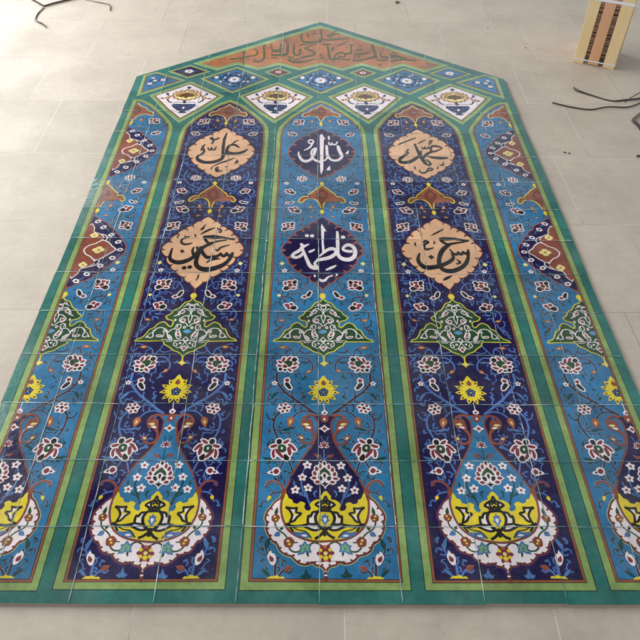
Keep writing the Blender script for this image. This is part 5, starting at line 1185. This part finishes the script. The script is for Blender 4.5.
strap('steel_strap', [(1.66, 2.50, 0, .3), (1.60, 2.43, 0, .4), (1.538, 2.358, 0, .5), (1.545, 2.30, 0, .75), (1.545, 2.22, 0, .85), (1.52, 2.12, 0, .9), (1.515, 2.06, 0, .9)], .015, 'broad bent steel strap at the right edge of the photo')
strap('steel_strap', [(1.449, 2.022, 0, .3), (1.50, 2.024, 0, .3), (1.58, 2.03, 0, .3)], .010, 'short straight steel strap lowest at the right edge')
strap('steel_strap', [(1.545, 2.50, .018, .2), (1.60, 2.56, .016, .3), (1.68, 2.64, .004, .3), (1.76, 2.70, 0, .3)], .005, 'narrow steel strap crossing over the others at the right edge')

# ------------------------------------------------------------------ crumbs of mortar
CR = plain('dry_mortar', (120, 104, 90), .95, 0, .6)
def crumb(x, y, r, sd, label):
    bm = bmesh.new(); bmesh.ops.create_icosphere(bm, subdivisions=2, radius=r); rr = random.Random(sd)
    for v in bm.verts: v.co *= rr.uniform(.75, 1.2); v.co.z *= .45
    me = bpy.data.meshes.new('mortar_crumb'); bm.to_mesh(me); bm.free(); me.materials.append(CR)
    o = bpy.data.objects.new('mortar_crumb', me); C.objects.link(o); o.location = (x, y, ZF+r*.3); o['label'] = label; o['category'] = 'crumb'; o['group'] = 'crumbs of mortar on the floor'
crumb(.514, 3.86, .014, 1, 'dark mortar crumb on the floor behind the tip of the mural')
crumb(1.130, 2.058, .006, 2, 'small mortar crumb between mural and right edge, left one of a pair'); crumb(1.150, 2.052, .005, 3, 'small mortar crumb between mural and right edge, right one of a pair')
crumb(1.365, 2.78, .003, 4, 'tiny crumb on the floor in front of the crate'); crumb(1.20, 3.19, .004, 5, 'tiny crumb on the floor left of the crate'); crumb(1.03, 3.46, .004, 6, 'tiny crumb on the floor far behind the right shoulder of the mural')

# ------------------------------------------------------------------ camera and light
cam = bpy.data.objects.new('camera', bpy.data.cameras.new('camera')); C.objects.link(cam)
cam.data.sensor_width = 36; cam.data.lens = 37.812; cam.data.clip_end = 200
R = ((0.9999376, -0.0036959, 0.0105411), (0.0048019, -0.7098061, -0.7043808), (0.0100854, 0.7043875, -0.7097440))
x, y, z = Vector(R[0]), Vector(R[1]), Vector(R[2])
mw = Matrix((x, -y, -z)).transposed().to_4x4(); mw.translation = (-.0178269, -.6535346, 1.6260432)
cam.matrix_world = mw
sc = bpy.context.scene; sc.camera = cam
w = bpy.data.worlds.new('World'); sc.world = w; w.use_nodes = True
bg = w.node_tree.nodes['Background']; wt = w.node_tree
tc = wt.nodes.new('ShaderNodeTexCoord'); sx = wt.nodes.new('ShaderNodeSeparateXYZ'); wt.links.new(tc.outputs['Generated'], sx.inputs[0])
el = N(wt, 'ShaderNodeMapRange', i_1=.05, i_2=.95, i_3=1.0, i_4=.26); wt.links.new(sx.outputs['Z'], el.inputs[0])
nz = N(wt, 'ShaderNodeTexNoise', i_Scale=5.0, i_Detail=2.0); wt.links.new(tc.outputs['Generated'], nz.inputs['Vector'])
nr = N(wt, 'ShaderNodeMapRange', i_1=.38, i_2=.62, i_3=.25, i_4=1.75); wt.links.new(nz.outputs[0], nr.inputs[0])
bg.inputs[0].default_value = (.88, .94, 1, 1); wt.links.new(mathn(wt, 'MULTIPLY', mathn(wt, 'MULTIPLY', el.outputs[0], nr.outputs[0]), .86), bg.inputs[1])
def area(name, loc, target, sx, sy, power, col):
    l = bpy.data.lights.new(name, 'AREA'); l.shape = 'RECTANGLE'; l.size = sx; l.size_y = sy; l.energy = power; l.color = col
    o = bpy.data.objects.new(name, l); C.objects.link(o); o.location = loc
    o.rotation_euler = (Vector(target)-Vector(loc)).to_track_quat('-Z', 'Y').to_euler(); return o
area('window_light', (-6.4, 7.6, 2.7), (-1.2, 2.6, 0), 6.5, 3.4, 590, (1, .995, .985))
area('left_fill_light', (-4.2, 2.9, 3.2), (0.3, 2.6, 0), 3.4, 2.4, 165, (1, .975, .94))  # unseen soft fill lamp added at the left, clear of the glaze reflections
sc.view_settings.view_transform = 'Standard'; sc.view_settings.look = 'None'; sc.view_settings.exposure = 0; sc.view_settings.gamma = 1
sc.render.engine = 'CYCLES'
